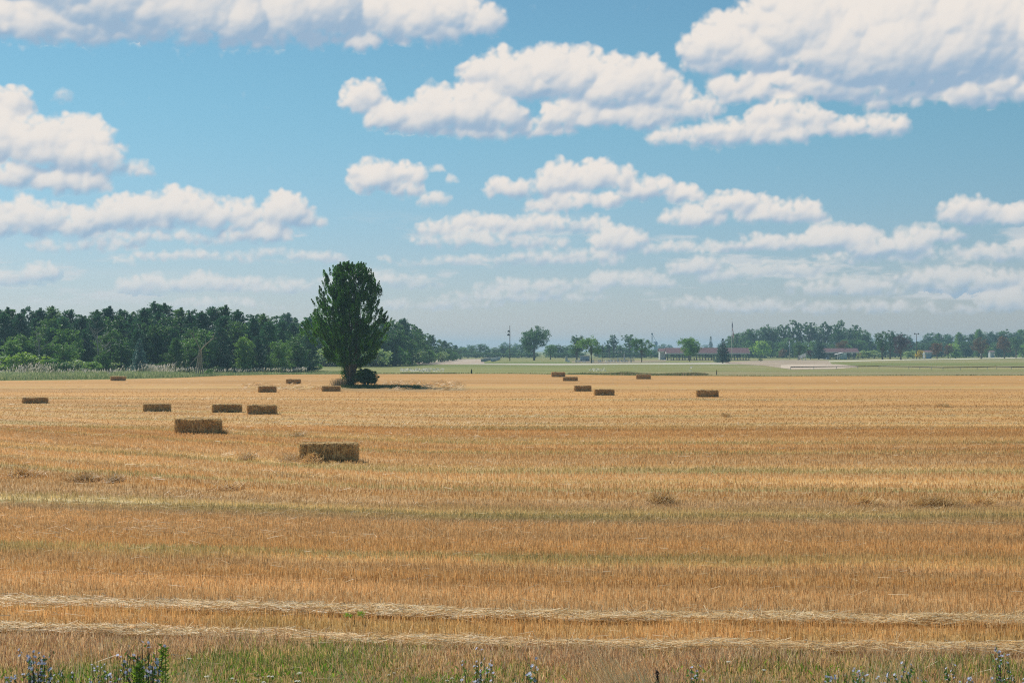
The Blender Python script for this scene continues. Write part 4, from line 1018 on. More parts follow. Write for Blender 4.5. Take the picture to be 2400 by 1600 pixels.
def bale_meshes(seed):
    r = np.random.default_rng(seed); L, D_, H = 2.4, .9, .84
    nx_, ny_, nz_ = 72, 20, 22
    # cube surface as six grids
    V, Fs = [], []
    def grid(f, a, b):
        s = len(V)
        for i in range(a+1):
            for j in range(b+1): V.append(f(i/a, j/b))
        for i in range(a):
            for j in range(b): Fs.append((s+i*(b+1)+j, s+(i+1)*(b+1)+j, s+(i+1)*(b+1)+j+1, s+i*(b+1)+j+1))
    grid(lambda u, v: (u*2-1, -1, v*2-1), nx_, nz_); grid(lambda u, v: (1-u*2, 1, v*2-1), nx_, nz_)
    grid(lambda u, v: (u*2-1, v*2-1, 1), nx_, ny_); grid(lambda u, v: (-1, 1-u*2, v*2-1), ny_, nz_); grid(lambda u, v: (1, u*2-1, v*2-1), ny_, nz_)
    grid(lambda u, v: (u*2-1, 1-v*2, -1), nx_, ny_)
    V = np.array(V); p = V*np.array([L/2, D_/2, H/2])
    # slack corners, bulging flakes, tight strings
    rr = .14; q = np.sign(V)*np.maximum(np.abs(p)-(np.array([L/2, D_/2, H/2])-rr), 0); ql = np.linalg.norm(q, axis=1); over = np.maximum(ql-rr, 0)
    p = p-np.where(ql[:, None] > 1e-6, q/np.maximum(ql, 1e-6)[:, None], 0)*over[:, None]
    fl = (vn(p[:, 0]*9+seed, p[:, 2]*1.2+p[:, 1]*2, seed)-.5)*.06+(vn(p[:, 0]*26+seed*3, p[:, 2]*16+p[:, 1]*15, seed+4)-.5)*.04+(vn(p[:, 0]*2+seed, p[:, 2]*2.0+p[:, 1], seed+9)-.5)*.10
    nrm = V/np.linalg.norm(V, axis=1)[:, None]; nrm = np.sign(V)*(np.abs(V) > .999); nrm = nrm/np.maximum(np.linalg.norm(nrm, axis=1), 1)[:, None]
    groove = -.018*np.exp(-((p[:, 2]+.06)/.025)**2)*(np.abs(V[:, 1]) > .99)
    p = p+nrm*(fl+groove)[:, None]
    p[:, 2] += H/2; p[:, 2] += (vn(p[:, 0]*.9+seed, p[:, 0]*0, seed+5)-.5)*.13*(p[:, 2] > .4); p[:, 2] = np.maximum(p[:, 2], 0)
    body = mesh_np('straw_body', p, np.array(Fs), smooth=True)
    # straw ends bristling out
    n = 5200; fc = r.choice(4, n, p=[.62, .10, .14, .14]); a, b_ = r.uniform(-1, 1, n), r.uniform(-1, 1, n)
    P = np.empty((n, 3)); N = np.empty((n, 3))
    for k, (mk, nn) in enumerate((((0, -1, 2), (0, -1, 0)), ((0, 1, 2), (0, 0, 1)), ((0, 1, 2), (-1, 0, 0)), ((0, 1, 2), (1, 0, 0)))):
        s = fc == k
        if k == 0: P[s] = np.stack([a[s]*L/2, np.full(s.sum(), -D_/2), b_[s]*H/2], 1)
        if k == 1: P[s] = np.stack([a[s]*L/2, b_[s]*D_/2, np.full(s.sum(), H/2)], 1)
        if k == 2: P[s] = np.stack([np.full(s.sum(), -L/2), a[s]*D_/2, b_[s]*H/2], 1)
        if k == 3: P[s] = np.stack([np.full(s.sum(), L/2), a[s]*D_/2, b_[s]*H/2], 1)
        N[s] = nn
    P[:, 2] += H/2
    d = N*.6+r.normal(0, .55, (n, 3)); d /= np.linalg.norm(d, axis=1)[:, None]
    ln = r.uniform(.03, .10, n)[:, None]*(1-.35*(fc == 1))[:, None]; q = np.cross(d, r.normal(0, 1, (n, 3))); q /= np.linalg.norm(q, axis=1)[:, None]; q *= .0055
    A = P-N*.035; B = P+d*ln
    B[:, 2] = np.maximum(B[:, 2], .01)
    v = np.stack([A-q, A+q, B+q*.5, B-q*.5], 1).reshape(-1, 3)
    c = np.array([lin(240,208,146), lin(214,174,112), lin(170,132,82), lin(250,226,172)])[r.integers(0, 4, n)]
    fuzz = mesh_np('straw_ends', v, np.arange(n*4).reshape(n, 4), {'col': ('POINT', np.repeat(c, 4, 0))})
    mb = MB()
    for yy_ in (-.3, -.1, .1, .3): mb.tube([(-L/2+.02, yy_, .05), (-L/2-.012, yy_, H*.5), (-L/2+.03, yy_, H+.0), (0, yy_, H+.012), (L/2-.03, yy_, H+.0), (L/2+.012, yy_, H*.5), (L/2-.02, yy_, .05)], .006, 4, cap=False)
    tw = mb.mesh('twine')
    body.materials.append(M_bale); fuzz.materials.append(M_straw); tw.materials.append(M_twine)
    return body, fuzz, tw
BM = [bale_meshes(s) for s in (1, 2, 3, 4)]
# left px, right px, base row, height px, turn (deg), mesh, words
BALES = [(700,836,1082,45,-4,0,'large nearest straw bale with a loose tuft lying at its foot'),
 (406,517,1017,36,-13,1,'big straw bale second nearest, alone and turned slightly'),
 (494,565,966,19,8,2,'straw bale left of its close twin in the left-hand pair'),
 (577,647,970,21,5,3,'straw bale right of its close twin in the left-hand pair'),
 (334,397,964,18,4,0,'straw bale standing left of the left-hand pair'),
 (50,109,945,14,12,1,'straw bale farthest left in the field with one darker end'),
 (603,647,919,14,10,2,'small straw bale between the left-hand pair and the lone tree'),
 (670,704,899,10.5,-3,3,'small far straw bale highest up left of the lone tree'),
 (753,797,916.5,12,6,1,'small straw bale just in front of the lone tree trunk'),
 (258,293,892,10,-9,2,'tiny far straw bale with a pale top at the reeds'),
 (1292,1325,883,11,-8,3,'tiny far straw bale left of the two touching in the middle'),
 (1319,1354,892.5,9.5,-3,0,'tiny far straw bale right of the two touching in the middle'),
 (1345,1386,916.5,13,5,1,'straw bale left of its neighbour in the centre field'),
 (1392,1440,926,14,3,2,'straw bale right of its neighbour in the centre field'),
 (1491,1526,888,10.5,-14,0,'tiny far straw bale with one lit end near the far weeds'),
 (1632,1685,930,16,-6,3,'straw bale farthest right, alone in the field')]
for (x0, x1, by, hp, rot, k, lb) in BALES:
    d = gd(by); w = (x1-x0)*d/F; ca = abs(math.cos(math.radians(rot))); sa = abs(math.sin(math.radians(rot)))
    s = w/(2.4*ca+.9*sa); hh = hp*d/F-.9*s*(CAMZ-.8)/d*.8
    e = empty('straw_bale', (gx((x0+x1)/2, d), d+.45*s, 0), math.radians(rot)); e.scale = (s, s*1.05, hh/.84*1.04)
    tag(e, lb, 'bale', 'straw bales scattered over the field')
    for nm, m_ in zip(('straw_body', 'straw_ends', 'twine'), BM[k]): link(nm, m_, None, e)

def heap(px, py, wpx, hpx, lb, seed, n=900, dark=False):
    r = np.random.default_rng(seed); d = gd(py); w = wpx*d/F; h = hpx*d/F; k = d/45
    x = r.normal(0, w/4, n); y = r.normal(0, .28*k, n); env = np.exp(-(x/(w/3))**2)*np.exp(-(y/(.4*k))**2)*h*1.1+.05
    z = r.random(n)*env
    cs = pal_s[r.integers(0, 4, n)]*r.uniform(.6, 1.0, n)[:, None]*(.8 if dark else 1.05)*np.array([1, .84, .56])
    a = strands(x, y, z, r.uniform(.2, .55, n), np.full(n, .011*k), cs, r.uniform(0, 6.28, n), .4)
    s = r.random(n) < .12; b_ = blades(x[s], y[s], z[s]+r.uniform(.05, .25, s.sum()), np.full(s.sum(), .010*k), r.uniform(.3, 1.6, s.sum()), cs[s]*1.1, tip=.5)
    v, f, c = join([a, b_]); v[:, 2] = np.maximum(v[:, 2], .01)
    o = link('straw_heap', mesh_np('straw_heap', v, f, {'col': ('POINT', c)}), M_straw, loc=(gx(px, d), d, 0))
    tag(o, lb, 'straw heap', 'loose heaps of straw left on the stubble')
heap(733, 1083, 46, 17, 'rough straw tuft lying against the nearest bale', 1, 1500)
heap(686, 1080, 60, 5, 'flat dark straw trail left of the nearest bale', 2, 700, True)
heap(52, 1116, 70, 14, 'big loose straw heap at the left edge', 3, 1700)
heap(200, 1126, 66, 7, 'low straw heap right of the big left one', 4, 1000, True)
heap(268, 1128, 30, 8, 'small dark straw tuft at the end of the left heaps', 5, 500, True)
heap(535, 1146, 60, 6, 'flat pale straw scatter below the nearest bale', 6, 600)
heap(1553, 1181, 62, 13, 'domed straw heap left of the right-hand ones', 7, 1300, True)
heap(2024, 1184, 70, 13, 'pale straw heap between the domed one and the darkest', 8, 900)
heap(2190, 1187, 110, 14, 'widest darkest straw heap on the right', 9, 1700, True)
heap(2300, 1184, 60, 12, 'rightmost thin pale straw heap', 10, 700)
heap(700, 1022, 28, 3.5, 'small flat straw tuft above the nearest bale', 11, 400, True)
heap(582, 1076, 36, 4, 'small straw tuft left along the line from the nearest bale', 12, 400, True)
heap(526, 1015, 30, 5, 'pale straw wisp at the right end of the second nearest bale', 13, 400)
heap(1700, 976, 16, 3, 'tiny dark straw clod in the middle right of the field', 14, 250, True)
heap(2213, 953, 16, 3, 'tiny dark straw clod high on the right of the field', 15, 250, True)
heap(755, 912, 40, 6, 'pale straw wisp behind the bale in front of the lone tree', 16, 400)

# ------------------------------------------------------------------ farm park structures
M_roof = plain('roof_shingle', lin(128,98,100), .9, .25, 1.5)
M_white = plain('white_paint', lin(226,226,222), .6, .1, 2)
M_offw = plain('grey_siding', lin(188,192,192), .7, .15, 2)
M_post = plain('dark_post', lin(96,94,92), .8, .25, 3)
M_conc = plain('concrete', lin(172,170,164), .9, .2, .7)
M_bluegrey = plain('blue_grey_metal', lin(150,172,186), .5, .15, 1)
M_pole = plain('weathered_wood_pole', lin(92,82,74), .85, .3, 2)
M_metal = plain('galvanised_metal', lin(170,174,178), .45, .1, 2, metal=.6)
M_black = plain('black_pipe', lin(46,42,40), .6, .2, 3)
M_table = plain('picnic_table_wood', lin(98,80,66), .85, .3, 3)
M_darkgrey = plain('dark_grey_paint', lin(70,74,78), .9, .2, 1)  # dark grey of the elevator head, hut stripe and bench seats
M_ltgreen = plain('light_green_wall', lin(176,198,192), .7, .12, 1)
M_green = plain('green_paint', lin(70,96,66), .6, .15, 1)
M_yel = plain('yellow_paint', lin(216,196,112), .6, .1, 1)
M_glass = plain('lamp_glass', lin(200,210,215), .2, .05)

def gable(px0, px1, d, ridge, eave, base, depth, name, label, mat_wall=None, n=12, tables=True, front=True):
    """long gable roof parallel to the picture; open on posts unless mat_wall"""
    u = d/F; x0, x1 = gx(px0, d), gx(px1, d); L = x1-x0
    zr, ze = hz(ridge, d), hz(eave, d)
    e = empty(name, (x0, d, 0)); tag(e, label, 'pavilion' if not mat_wall else 'shed')
    mb = MB(); th = .18; ov = .5
    for s, y0, y1 in ((0, -ov, depth/2), (1, depth+ov, depth/2)):
        mb.add([(-ov, y0, ze), (L+ov, y0, ze), (L+ov, y1, zr), (-ov, y1, zr), (-ov, y0, ze+th), (L+ov, y0, ze+th), (L+ov, y1, zr+th), (-ov, y1, zr+th)],
               [(0,1,2,3),(4,7,6,5),(0,4,5,1),(1,5,6,2),(2,6,7,3),(3,7,4,0)])
    mb.obj('roof', M_roof, e)
    fb = MB(); fb.box(-ov-.02, L+ov+.02, -ov-.06, -ov-.005, ze-.28, ze+.16); fb.box(-ov-.02, L+ov+.02, depth+ov+.005, depth+ov+.06, ze-.28, ze+.16); fb.obj('fascia', M_white, e)
    for s, xx_ in ((-1, -.12), (1, L+.04)):
        gb = MB(); gb.add([(xx_, -.1, ze-.15), (xx_, depth+.1, ze-.15), (xx_, depth/2, zr-.15), (xx_+.08, -.1, ze-.15), (xx_+.08, depth+.1, ze-.15), (xx_+.08, depth/2, zr-.15)], [(0,1,2),(3,5,4),(0,3,4,1),(1,4,5,2),(2,5,3,0)])
        gb.obj('gable_end', M_white, e)
    if mat_wall:
        w = MB(); w.box(0, L, 0, depth, 0, ze-.02); w.obj('wall', mat_wall, e)
    else:
        sl_ = MB(); sl_.box(-.6, L+.6, -.6, depth+.6, 0, .14); sl_.obj('floor_slab', M_conc, e)
        for k in range(n+1):
            for y in (.1, depth-.1):
                x = L*k/n; p = MB(); p.box(x-.14, x+.14, y-.14, y+.14, .14, ze-.02)
                if y < 1 and 0 < k < n:
                    for s in (-1, 1): p.tube([(x, y, ze-1.1), (x+s*1.0, y, ze-.12)], .11, 4)
                p.obj('post', M_post, e)
        if tables:
            for k in range(n):
                x = L*(k+.5)/n
                b_ = MB(); b_.box(x-1.0, x+1.0, depth*.3-.38, depth*.3+.38, .86, .92)
                for s in (-1, 1): b_.box(x-1.0, x+1.0, depth*.3+s*.72-.14, depth*.3+s*.72+.14, .56, .60)
                for s in (-.75, .75):
                    for q in (-1, 1): b_.tube([(x+s, depth*.3+q*.75, .14), (x+s, depth*.3+q*.25, .86)], .05, 4)
                te = b_.obj('picnic_table', M_table); te.location = (x0, d, 0)
                tag(te, 'brown picnic table under the long pavilion, %s' % ordl(k, 'tables there'), 'table', 'picnic tables under the long pavilion')
    return e
gable(1564, 1755, 640, 815.8, 828, 843, 8.5, 'pavilion', 'long open picnic pavilion with a red-brown roof', n=14)
e = gable(1547, 1561, 668, 817, 824, 842, 7, 'shed', 'small grey-walled shed at the left end of the long pavilion', M_offw, tables=False)
d_ = MB(); d_.box(-.08, -.02, 2.4, 3.5, 0, 2.1); d_.obj('door', M_white, e)
e = gable(1932, 2011, 715, 816.5, 825.6, 841, 8, 'pavilion', 'smaller pavilion with a rose-brown roof behind the kiosk', n=7, tables=False)
cm_ = MB()
for x in (10.6, 11.2): cm_.box(x-.12, x+.12, 2.9, 3.1, 3.9, 5.4)
cm_.obj('vent_pipe', M_black, e)
bx = MB(); bx.box(1.4, 3.0, 1.4, 3.0, .15, 2.6); bx.box(1.3, 3.1, 1.3, 3.1, 2.6, 2.7); o = bx.obj('storage_cabinet', M_bluegrey, loc=(gx(1932, 715), 715, 0)); tag(o, 'blue-grey cabinet under the left end of the small pavilion', 'cabinet')
# kiosk
d = 690; e = empty('kiosk', (gx(1958, d), d, 0)); tag(e, 'light blue-green kiosk with a slanted canopy before the small pavilion', 'kiosk')
w = MB(); w.box(2.4, 5.6, 0, 3.2, 0, 2.5); w.add([(2.4, 0, 2.5), (5.6, 0, 2.5), (5.6, 0, 3.0), (2.4, 3.2, 2.5), (5.6, 3.2, 2.5), (5.6, 3.2, 3.0)], [(0,1,2),(3,5,4),(0,2,5,3),(1,4,5,2)]); w.obj('wall', M_ltgreen, e)
rf = MB(); rf.add([(0, -.5, 2.35), (3.9, -.5, 3.25), (3.9, 3.6, 3.25), (0, 3.6, 2.35), (0, -.5, 2.5), (3.9, -.5, 3.4), (3.9, 3.6, 3.4), (0, 3.6, 2.5)], [(0,3,2,1),(4,5,6,7),(0,1,5,4),(1,2,6,5),(2,3,7,6),(3,0,4,7)]); rf.obj('roof', M_white, e)
for x in (.9, 1.7): p = MB(); p.box(x-.14, x+.14, -.3, 0, 0, 2.5); p.obj('post', M_white, e)
p = MB(); p.box(.0, 1.6, .4, .9, 0, 1.1); p.obj('counter', M_green, e)
for i, (px, w_) in enumerate(((1971, 2.0), (1979, 2.4))): single('bush%d' % i, px, 684, 839.2-i, L_bush, 'bush', 'small dark shrub against the kiosk wall, %s one' % ('left' if i == 0 else 'right'), 1.6, cat='bush')
# yellow hut and teal drum
d = 760; o = MB().box(-.9, .9, 0, 1.2, 1.4, 3.2).box(-.8, -.6, .1, .3, 0, 1.4).box(.6, .8, .1, .3, 0, 1.4).obj('sign_board', M_yel, loc=(gx(2015, d), d, 0)); tag(o, 'square yellow board on legs right of the small pavilion', 'sign')
# ramp
d = 640; e = empty('loading_ramp', (gx(1872, d), d, 0)); tag(e, 'white railed loading ramp rising to the right on the gravel lot', 'ramp')
for k in range(4): MB().tube([(0, 0, .6+k*.38), (3.2, 0, 1.9+k*.38)], .06, 5).obj('rail', M_white, e)
for k in range(4): MB().tube([(0, 2.0, .6+k*.38), (3.2, 2.0, 1.9+k*.38)], .06, 5).obj('rail', M_white, e)
for x, h in ((0, 1.8), (1.6, 2.4), (3.2, 3.2)):
    for y in (0, 2.0): MB().box(x-.09, x+.09, y-.09, y+.09, 0, h).obj('post', M_post if x < .1 else M_white, e)
MB().add([(0, 0, .35), (3.2, 0, 1.6), (3.2, 2, 1.6), (0, 2, .35), (0, 0, .5), (3.2, 0, 1.75), (3.2, 2, 1.75), (0, 2, .5)], [(0,3,2,1),(4,5,6,7),(0,1,5,4),(1,2,6,5),(2,3,7,6),(3,0,4,7)]).obj('ramp_deck', M_post, e)
# flagpole
d = 610; e = empty('flagpole', (gx(1715, d), d, 0)); tag(e, 'tall white flagpole with a furled striped flag', 'flagpole')
Hf = hz(748, d); MB().tube([(0, 0, 0), (0, 0, Hf*.5), (0, 0, Hf)], [.13, .11, .07], 8).obj('pole', M_white, e, True)
bm = MB(); bm.tube([(0, 0, Hf), (0, 0, Hf+.14), (0, 0, Hf+.28)], [.02, .16, .02], 8).obj('finial', M_yel, e, True)
# hanging flag: hoist edge on the pole, fly end sagging down beside it
nu, nv_ = 30, 26; V = []; U = []
for i in range(nu+1):
    for j in range(nv_+1):
        u = i/nu; v = j/nv_                      # u along fly, v down the hoist
        zt = Hf-.2-v*4.2-u*6.6*(1-.15*v); xo = .12+1.05*math.sin(min(1, u*1.2)*1.57)*(.35+.65*v)*(1-.35*u)
        V.append((xo+.13*math.sin(v*9+u*3), .16*math.sin(v*14+u*5)*min(1, u*4+.2), zt)); U.append((u, v))
Fc_ = [(i*(nv_+1)+j, (i+1)*(nv_+1)+j, (i+1)*(nv_+1)+j+1, i*(nv_+1)+j+1) for i in range(nu) for j in range(nv_)]
red, wht, blu = np.array(lin(150,50,56)), np.array(lin(225,222,220)), np.array(lin(44,54,92))
cols = []
for (i, j) in [(i, j) for i in range(nu) for j in range(nv_)]:
    cols.append(blu if (i < nu*.4 and j < nv_*7/13) else (red if (j//2) % 2 == 0 else wht))
fm_ = mesh_np('flag', np.array(V), np.array(Fc_), {'col': ('CORNER', np.repeat(np.array(cols), 4, 0))}, smooth=True)
link('flag', fm_, strawmat('flag_cloth', .3), e)
# poles
def lamp_pole(px, base, top, lb, mat, lamps, d=None):
    d = d or gd(base); H = hz(top, d); e = empty('light_pole', (gx(px, d), d, 0)); tag(e, lb, 'pole', 'light poles in the park')
    MB().tube([(0, 0, 0), (0, 0, H*.5), (0, 0, H)], [.2, .17, .12], 8).obj('pole', mat, e, True)
    for (dx, dz, s) in lamps:
        a = MB(); a.tube([(0, 0, H+dz), (dx*.7, 0, H+dz+.1)], .05, 5); a.obj('bracket', M_post, e)
        l = MB(); l.tube([(dx, -.1, H+dz+.35*s), (dx, -.1, H+dz+.1*s), (dx, -.14, H+dz-.25*s)], [.12*s, .34*s, .4*s], 8); lo = l.obj('lamp_housing', M_black, e)
        MB().tube([(dx, -.14, H+dz-.26*s), (dx, -.15, H+dz-.36*s)], [.36*s, .2*s], 8).obj('lamp_lens', M_glass, lo)
lamp_pole(1195, 846, 763, 'tall dark floodlight pole with two lamps in the open meadow', M_pole, ((-.55, -2.3, 1.2), (-.65, -3.8, 1.3)), 600)
lamp_pole(1851, 842, 797, 'pale lamp post at the right end of the gravel lot', M_metal, ((-.3, .15, .9),), 690)
lamp_pole(2148, 840, 782, 'thin double-headed light pole beside the yellow-green bush', M_pole, ((-.9, 0, 1.1), (.9, 0, 1.1)), 720)
# grain bin and leg
d = 1500; R = 2.1; e = empty('grain_bin', (gx(1536.5, d), d, 0)); tag(e, 'blue-grey far-off grain bin behind the spreading small tree', 'silo')
zt = hz(801, d); MB().tube([(0, 0, 0), (0, 0, zt)], [R, R], 18).obj('wall', M_bluegrey, e, True)
MB().tube([(0, 0, zt), (0, 0, zt+.9), (0, 0, zt+1.0)], [R+.1, .3, .2], 18).obj('roof', M_metal, e)
e = empty('grain_elevator', (gx(1528.5, d), d+1, 0)); tag(e, 'thin grain elevator leg with a dark head beside the grain bin', 'elevator'); zt = hz(784, d)
MB().box(-.35, .35, -.35, .35, 0, zt).obj('leg_tower', M_metal, e); MB().box(-.8, .8, -.7, .7, zt, zt+1.6).obj('head', M_darkgrey, e)
MB().tube([(.4, 0, zt), (5, 0, zt-8.5)], .2, 5).obj('spout', M_metal, e)
for k in range(2): MB().tube([(0, 0, zt-1), ((-1, 1)[k]*4, 3, 2)], .06, 4).obj('guy_cable', M_metal, e)
d = 1500; MB_ = MB().box(0, 12, 0, 8, 0, 5.5); e2 = MB_.obj('farm_building', M_metal, loc=(gx(1540, d), d+8, 0)); tag(e2, 'pale low farm building at the foot of the grain bin', 'building')

# concrete walls and rails around the dirt yard
def long_wall(p0, p1, hgt, th, name, lb, mat, cap=None):
    (a, ya), (b_, yb) = p0, p1; d0, d1 = gd(ya), gd(yb); A = Vector((gx(a, d0), d0, 0)); B = Vector((gx(b_, d1), d1, 0)); L = (B-A).length
    e = empty(name, A, math.atan2(B.y-A.y, B.x-A.x)); tag(e, lb, 'wall')
    n = max(3, int(L/6))
    for k in range(n): MB().box(L*k/n+.06, L*(k+1)/n-.06, -th/2, th/2, 0, hgt).obj('panel', mat, e)
    MB().box(0, L, -th/2-.06, th/2+.06, hgt+.004, hgt+.16).obj('cap', cap or mat, e)
    return e
long_wall((965, 847), (1018, 840.5), .95, .35, 'low_wall', 'long pale low wall slanting along the left of the sandy yard', M_conc, M_white)
long_wall((1128, 847.5), (1150, 842.5), .95, .4, 'low_wall', 'short grey low wall on the right of the sandy yard', M_conc)
long_wall((1151, 847), (1172, 841.5), 1.0, .3, 'low_wall', 'bluish low panel wall right of the short grey wall', M_bluegrey)
def post_rail(pts, hgt, name, lb, mat, pmat, step=4.5, rails=(1.0,), rr=.05, cat='fence'):
    W_ = [Vector((gx(a, gd(y)), gd(y), 0)) for a, y in pts]
    e = empty(name, W_[0]); tag(e, lb, cat); k = 0
    for f_ in rails: MB().tube([w-W_[0]+Vector((0, 0, hgt*f_)) for w in W_], rr, 6).obj('rail', mat, e)
    for A, B in zip(W_, W_[1:]):
        n = max(1, round((B-A).length/step))
        for i in range(n):
            p = A.lerp(B, i/n)-W_[0]; MB().tube([p, p+Vector((0, 0, hgt))], rr*.6, 5).obj('post', pmat, e); k += 1
    return e
post_rail([(1853, 866.2), (1960, 864.8), (2060, 863.8), (2130, 865), (2210, 867.4), (2290, 866.5), (2336, 864.6)], .62, 'pipe_rail', 'long black drooping pipe rail across the right meadow', M_black, M_metal, 7, rr=.10)
post_rail([(2336, 864.9), (2370, 865.6), (2480, 865.6)], .60, 'pipe_rail', 'last stretch of black pipe rail at the right edge', M_black, M_metal, 6, rr=.10)
post_rail([(951, 853.8), (970, 853.8)], .9, 'gate_frame', 'small thin frame at the left corner of the sandy yard', M_metal, M_metal, 3, rails=(.1, 1.0), rr=.035, cat='frame')
post_rail([(914, 852), (968, 849.5)], 1.7, 'wire_fence', 'grey wire fence under the receding wood', M_metal, M_metal, 2.2, rails=(.05, .5, 1.0), rr=.03)
# playground fence with panels
post_rail([(1326, 846.5), (1400, 846.2), (1470, 845.6), (1487, 845.2)], 1.5, 'playground_fence', 'pale front fence of the playground behind the spreading tree', M_metal, M_metal, 1.6, rails=(.04, .35, .65, 1.0), rr=.04)
post_rail([(1330, 838.6), (1546, 838)], 2.6, 'wire_fence', 'tall thin back fence running behind the playground to the shed', M_metal, M_metal, 4.5, rails=(.04, .5, 1.0), rr=.03)
d = 580; o = MB(); o.box(0, 3.7, 0, 2.0, .25, 2.3); e = empty('playground_hut', (gx(1360, d), d, 0)); tag(e, 'light blue hut behind the playground fence', 'hut'); MB().box(0, 3.8, 0, 2.0, .05, 2.0).obj('wall', M_bluegrey, e); MB().box(-.15, 3.95, -.15, 2.15, 2.004, 2.25).obj('roof', M_offw, e); MB().box(-.04, 3.84, -.05, -.01, .5, .7).obj('stripe', M_darkgrey, e)
d = 570; e = empty('concession_box', (gx(1325, d), d, 0)); tag(e, 'narrow grey box at the left end of the playground fence', 'box'); MB().box(0, .9, 0, 1, 0, 2.1).obj('body', M_offw, e); MB().box(-.08, .98, -.08, 1.08, 2.104, 2.2).obj('lid', M_metal, e)
rr_ = random.Random(4)
for i, px in enumerate([1331,1334,1350,1353,1358,1367,1371,1390,1404,1408,1421,1428,1433,1440,1449,1457,1463,1470,1478]):
    d = 520+rr_.uniform(-4, 4); e = empty('play_seat', (gx(px, d), d, 0), rr_.uniform(0, 3)); tag(e, 'small white seat inside the playground fence, %s' % ordl(i, 'white seats'), 'seat', 'white seats inside the playground fence')
    MB().box(-.32, .32, -.25, .25, .38, .48).obj('seat', M_white, e); MB().box(-.32, .32, .2, .27, .484, .95).obj('backrest', M_white, e)
    for sx in (-.27, .27):
        for sy in (-.2, .2): MB().box(sx-.04, sx+.04, sy-.04, sy+.04, 0, .376).obj('leg', M_white, e)
for i, (px, w, h) in enumerate(((1441, 3.2, 1.5), (1457, 3.2, 1.7), (1472, 3.0, 1.6), (1482, 1.6, 1.4))):
    d = 545; e = empty('bleacher', (gx(px, d), d, 0)); tag(e, 'low dark grey bench stand in the playground, %s' % ordl(i, 'stands'), 'bleacher', 'bench stands in the playground')
    for k in range(3): MB().box(-w/2, w/2, k*.5, k*.5+.3, .35+k*.4, .42+k*.4).obj('seat', M_darkgrey, e)
    for x in (-w/2+.1, w/2-.1): MB().tube([(x, 0, 0), (x, 1.3, h)], .06, 4).obj('frame', M_metal, e)
for i, px in enumerate((1349, 1353, 1441.5, 1448.5, 1456)):
    d = 560; H = hz(826.5, d); e = empty('banner_post', (gx(px, d), d, 0)); tag(e, 'thin post topped by a small white panel, %s' % ordl(i, 'white-topped posts'), 'post', 'white-topped posts by the playground')
    MB().tube([(0, 0, 0), (0, 0, H)], .03, 5).obj('post', M_metal, e); MB().box(-.13, .13, -.05, .05, H+.002, H+.75).obj('panel', M_white, e)
d = 545; MB().tube([(0, 0, 0), (0, 0, hz(806, d))], [.09, .07], 6).obj('utility_post', M_pole, loc=(gx(1411.5, d), d, 0)); tag(bpy.data.objects['utility_post'], 'thin dark post right of the spreading park tree', 'post')
d = 620; MB().box(-.22, .22, -.2, .2, 0, hz(828, d)).obj('white_column', M_offw, loc=(gx(1463, d), d, 0)); tag(bpy.data.objects['white_column'], 'pale square column behind the playground fence', 'column')
# the parked trailer on the far side of the yard
d = 700; e = empty('camper_trailer', (gx(1033, d), d, 0)); tag(e, 'small white trailer with a loaded deck parked under the wood', 'trailer')
MB().box(0, 2.1, 0, 2, .9, 2.6).obj('box_body', M_white, e); MB().box(2.1, 4.4, 0, 2, .8, 1.1).obj('deck', M_metal, e); MB().box(2.4, 3.2, .3, 1.7, 1.104, 1.7).obj('load', M_offw, e); MB().box(3.5, 4.1, .3, 1.7, 1.104, 1.9).obj('load', M_offw, e)
for x in (.9, 3.0):
    w = MB(); w.tube([(x, -.12, .42), (x, .12, .42)], .42, 12); wo_ = w.obj('wheel', M_black, e); MB().tube([(x, -.14, .42), (x, -.125, .42)], .2, 10).obj('rim', M_metal, wo_)
# signboard, huts and posts at the right
d = 700; e = empty('sign_board', (gx(2165.5, d), d, 0)); tag(e, 'tall narrow white signboard on posts beside the yellow-green bush', 'sign'); MB().box(-.42, .42, -.05, .05, .7, 3.0).obj('panel', M_white, e)
MB().box(-.42, -.34, .054, .14, 0, 2.9).obj('post', M_post, e); MB().box(.34, .42, .054, .14, 0, 2.9).obj('post', M_post, e); MB().add([(-.5, -.1, 3.004), (.5, -.1, 3.004), (0, -.1, 3.5), (-.5, .1, 3.004), (.5, .1, 3.004), (0, .1, 3.5)], [(0,1,2),(3,5,4),(0,3,4,1),(1,4,5,2),(2,5,3,0)]).obj('cap', M_white, e)
gable(2168, 2183, 760, 821.5, 825.5, 838, 5, 'shed', 'small low shed with a dull red roof right of the signboard', M_bluegrey, tables=False)
gable(2321, 2330, 880, 822, 825, 836, 4, 'shed', 'small grey shed behind the rust-topped park tree', M_offw, tables=False)
def sign_post(px, row_t, d, lb):
    e = empty('sign_post', (gx(px, d), d, 0)); tag(e, lb, 'sign'); H = hz(row_t, d); MB().box(-.06, .06, -.05, .05, 0, H-.6).obj('post', M_post, e); MB().box(-.24, .24, -.09, -.055, H-.9, H).obj('panel', M_white, e)
sign_post(1997, 826.5, 640, 'white notice on a dark post in front of the small pavilion')
sign_post(2227, 830, 700, 'small white sign on a short post by the rusty tree')
sign_post(2298, 828.5, 740, 'small white sign left of the two dark trunks')
sign_post(2330, 829, 800, 'small white sign between the rust-tinged park trees')
sign_post(2396, 830, 800, 'small white sign at the right edge of the park')
e = empty('stake', (gx(1679.5, 262), 262, 0)); tag(e, 'short yellow-topped stake standing in the dry field margin', 'stake'); MB().box(-.07, .07, -.07, .07, 0, .75).obj('post', M_pole, e); MB().box(-.075, .075, -.075, .075, .754, 1.0).obj('top_band', M_yel, e)
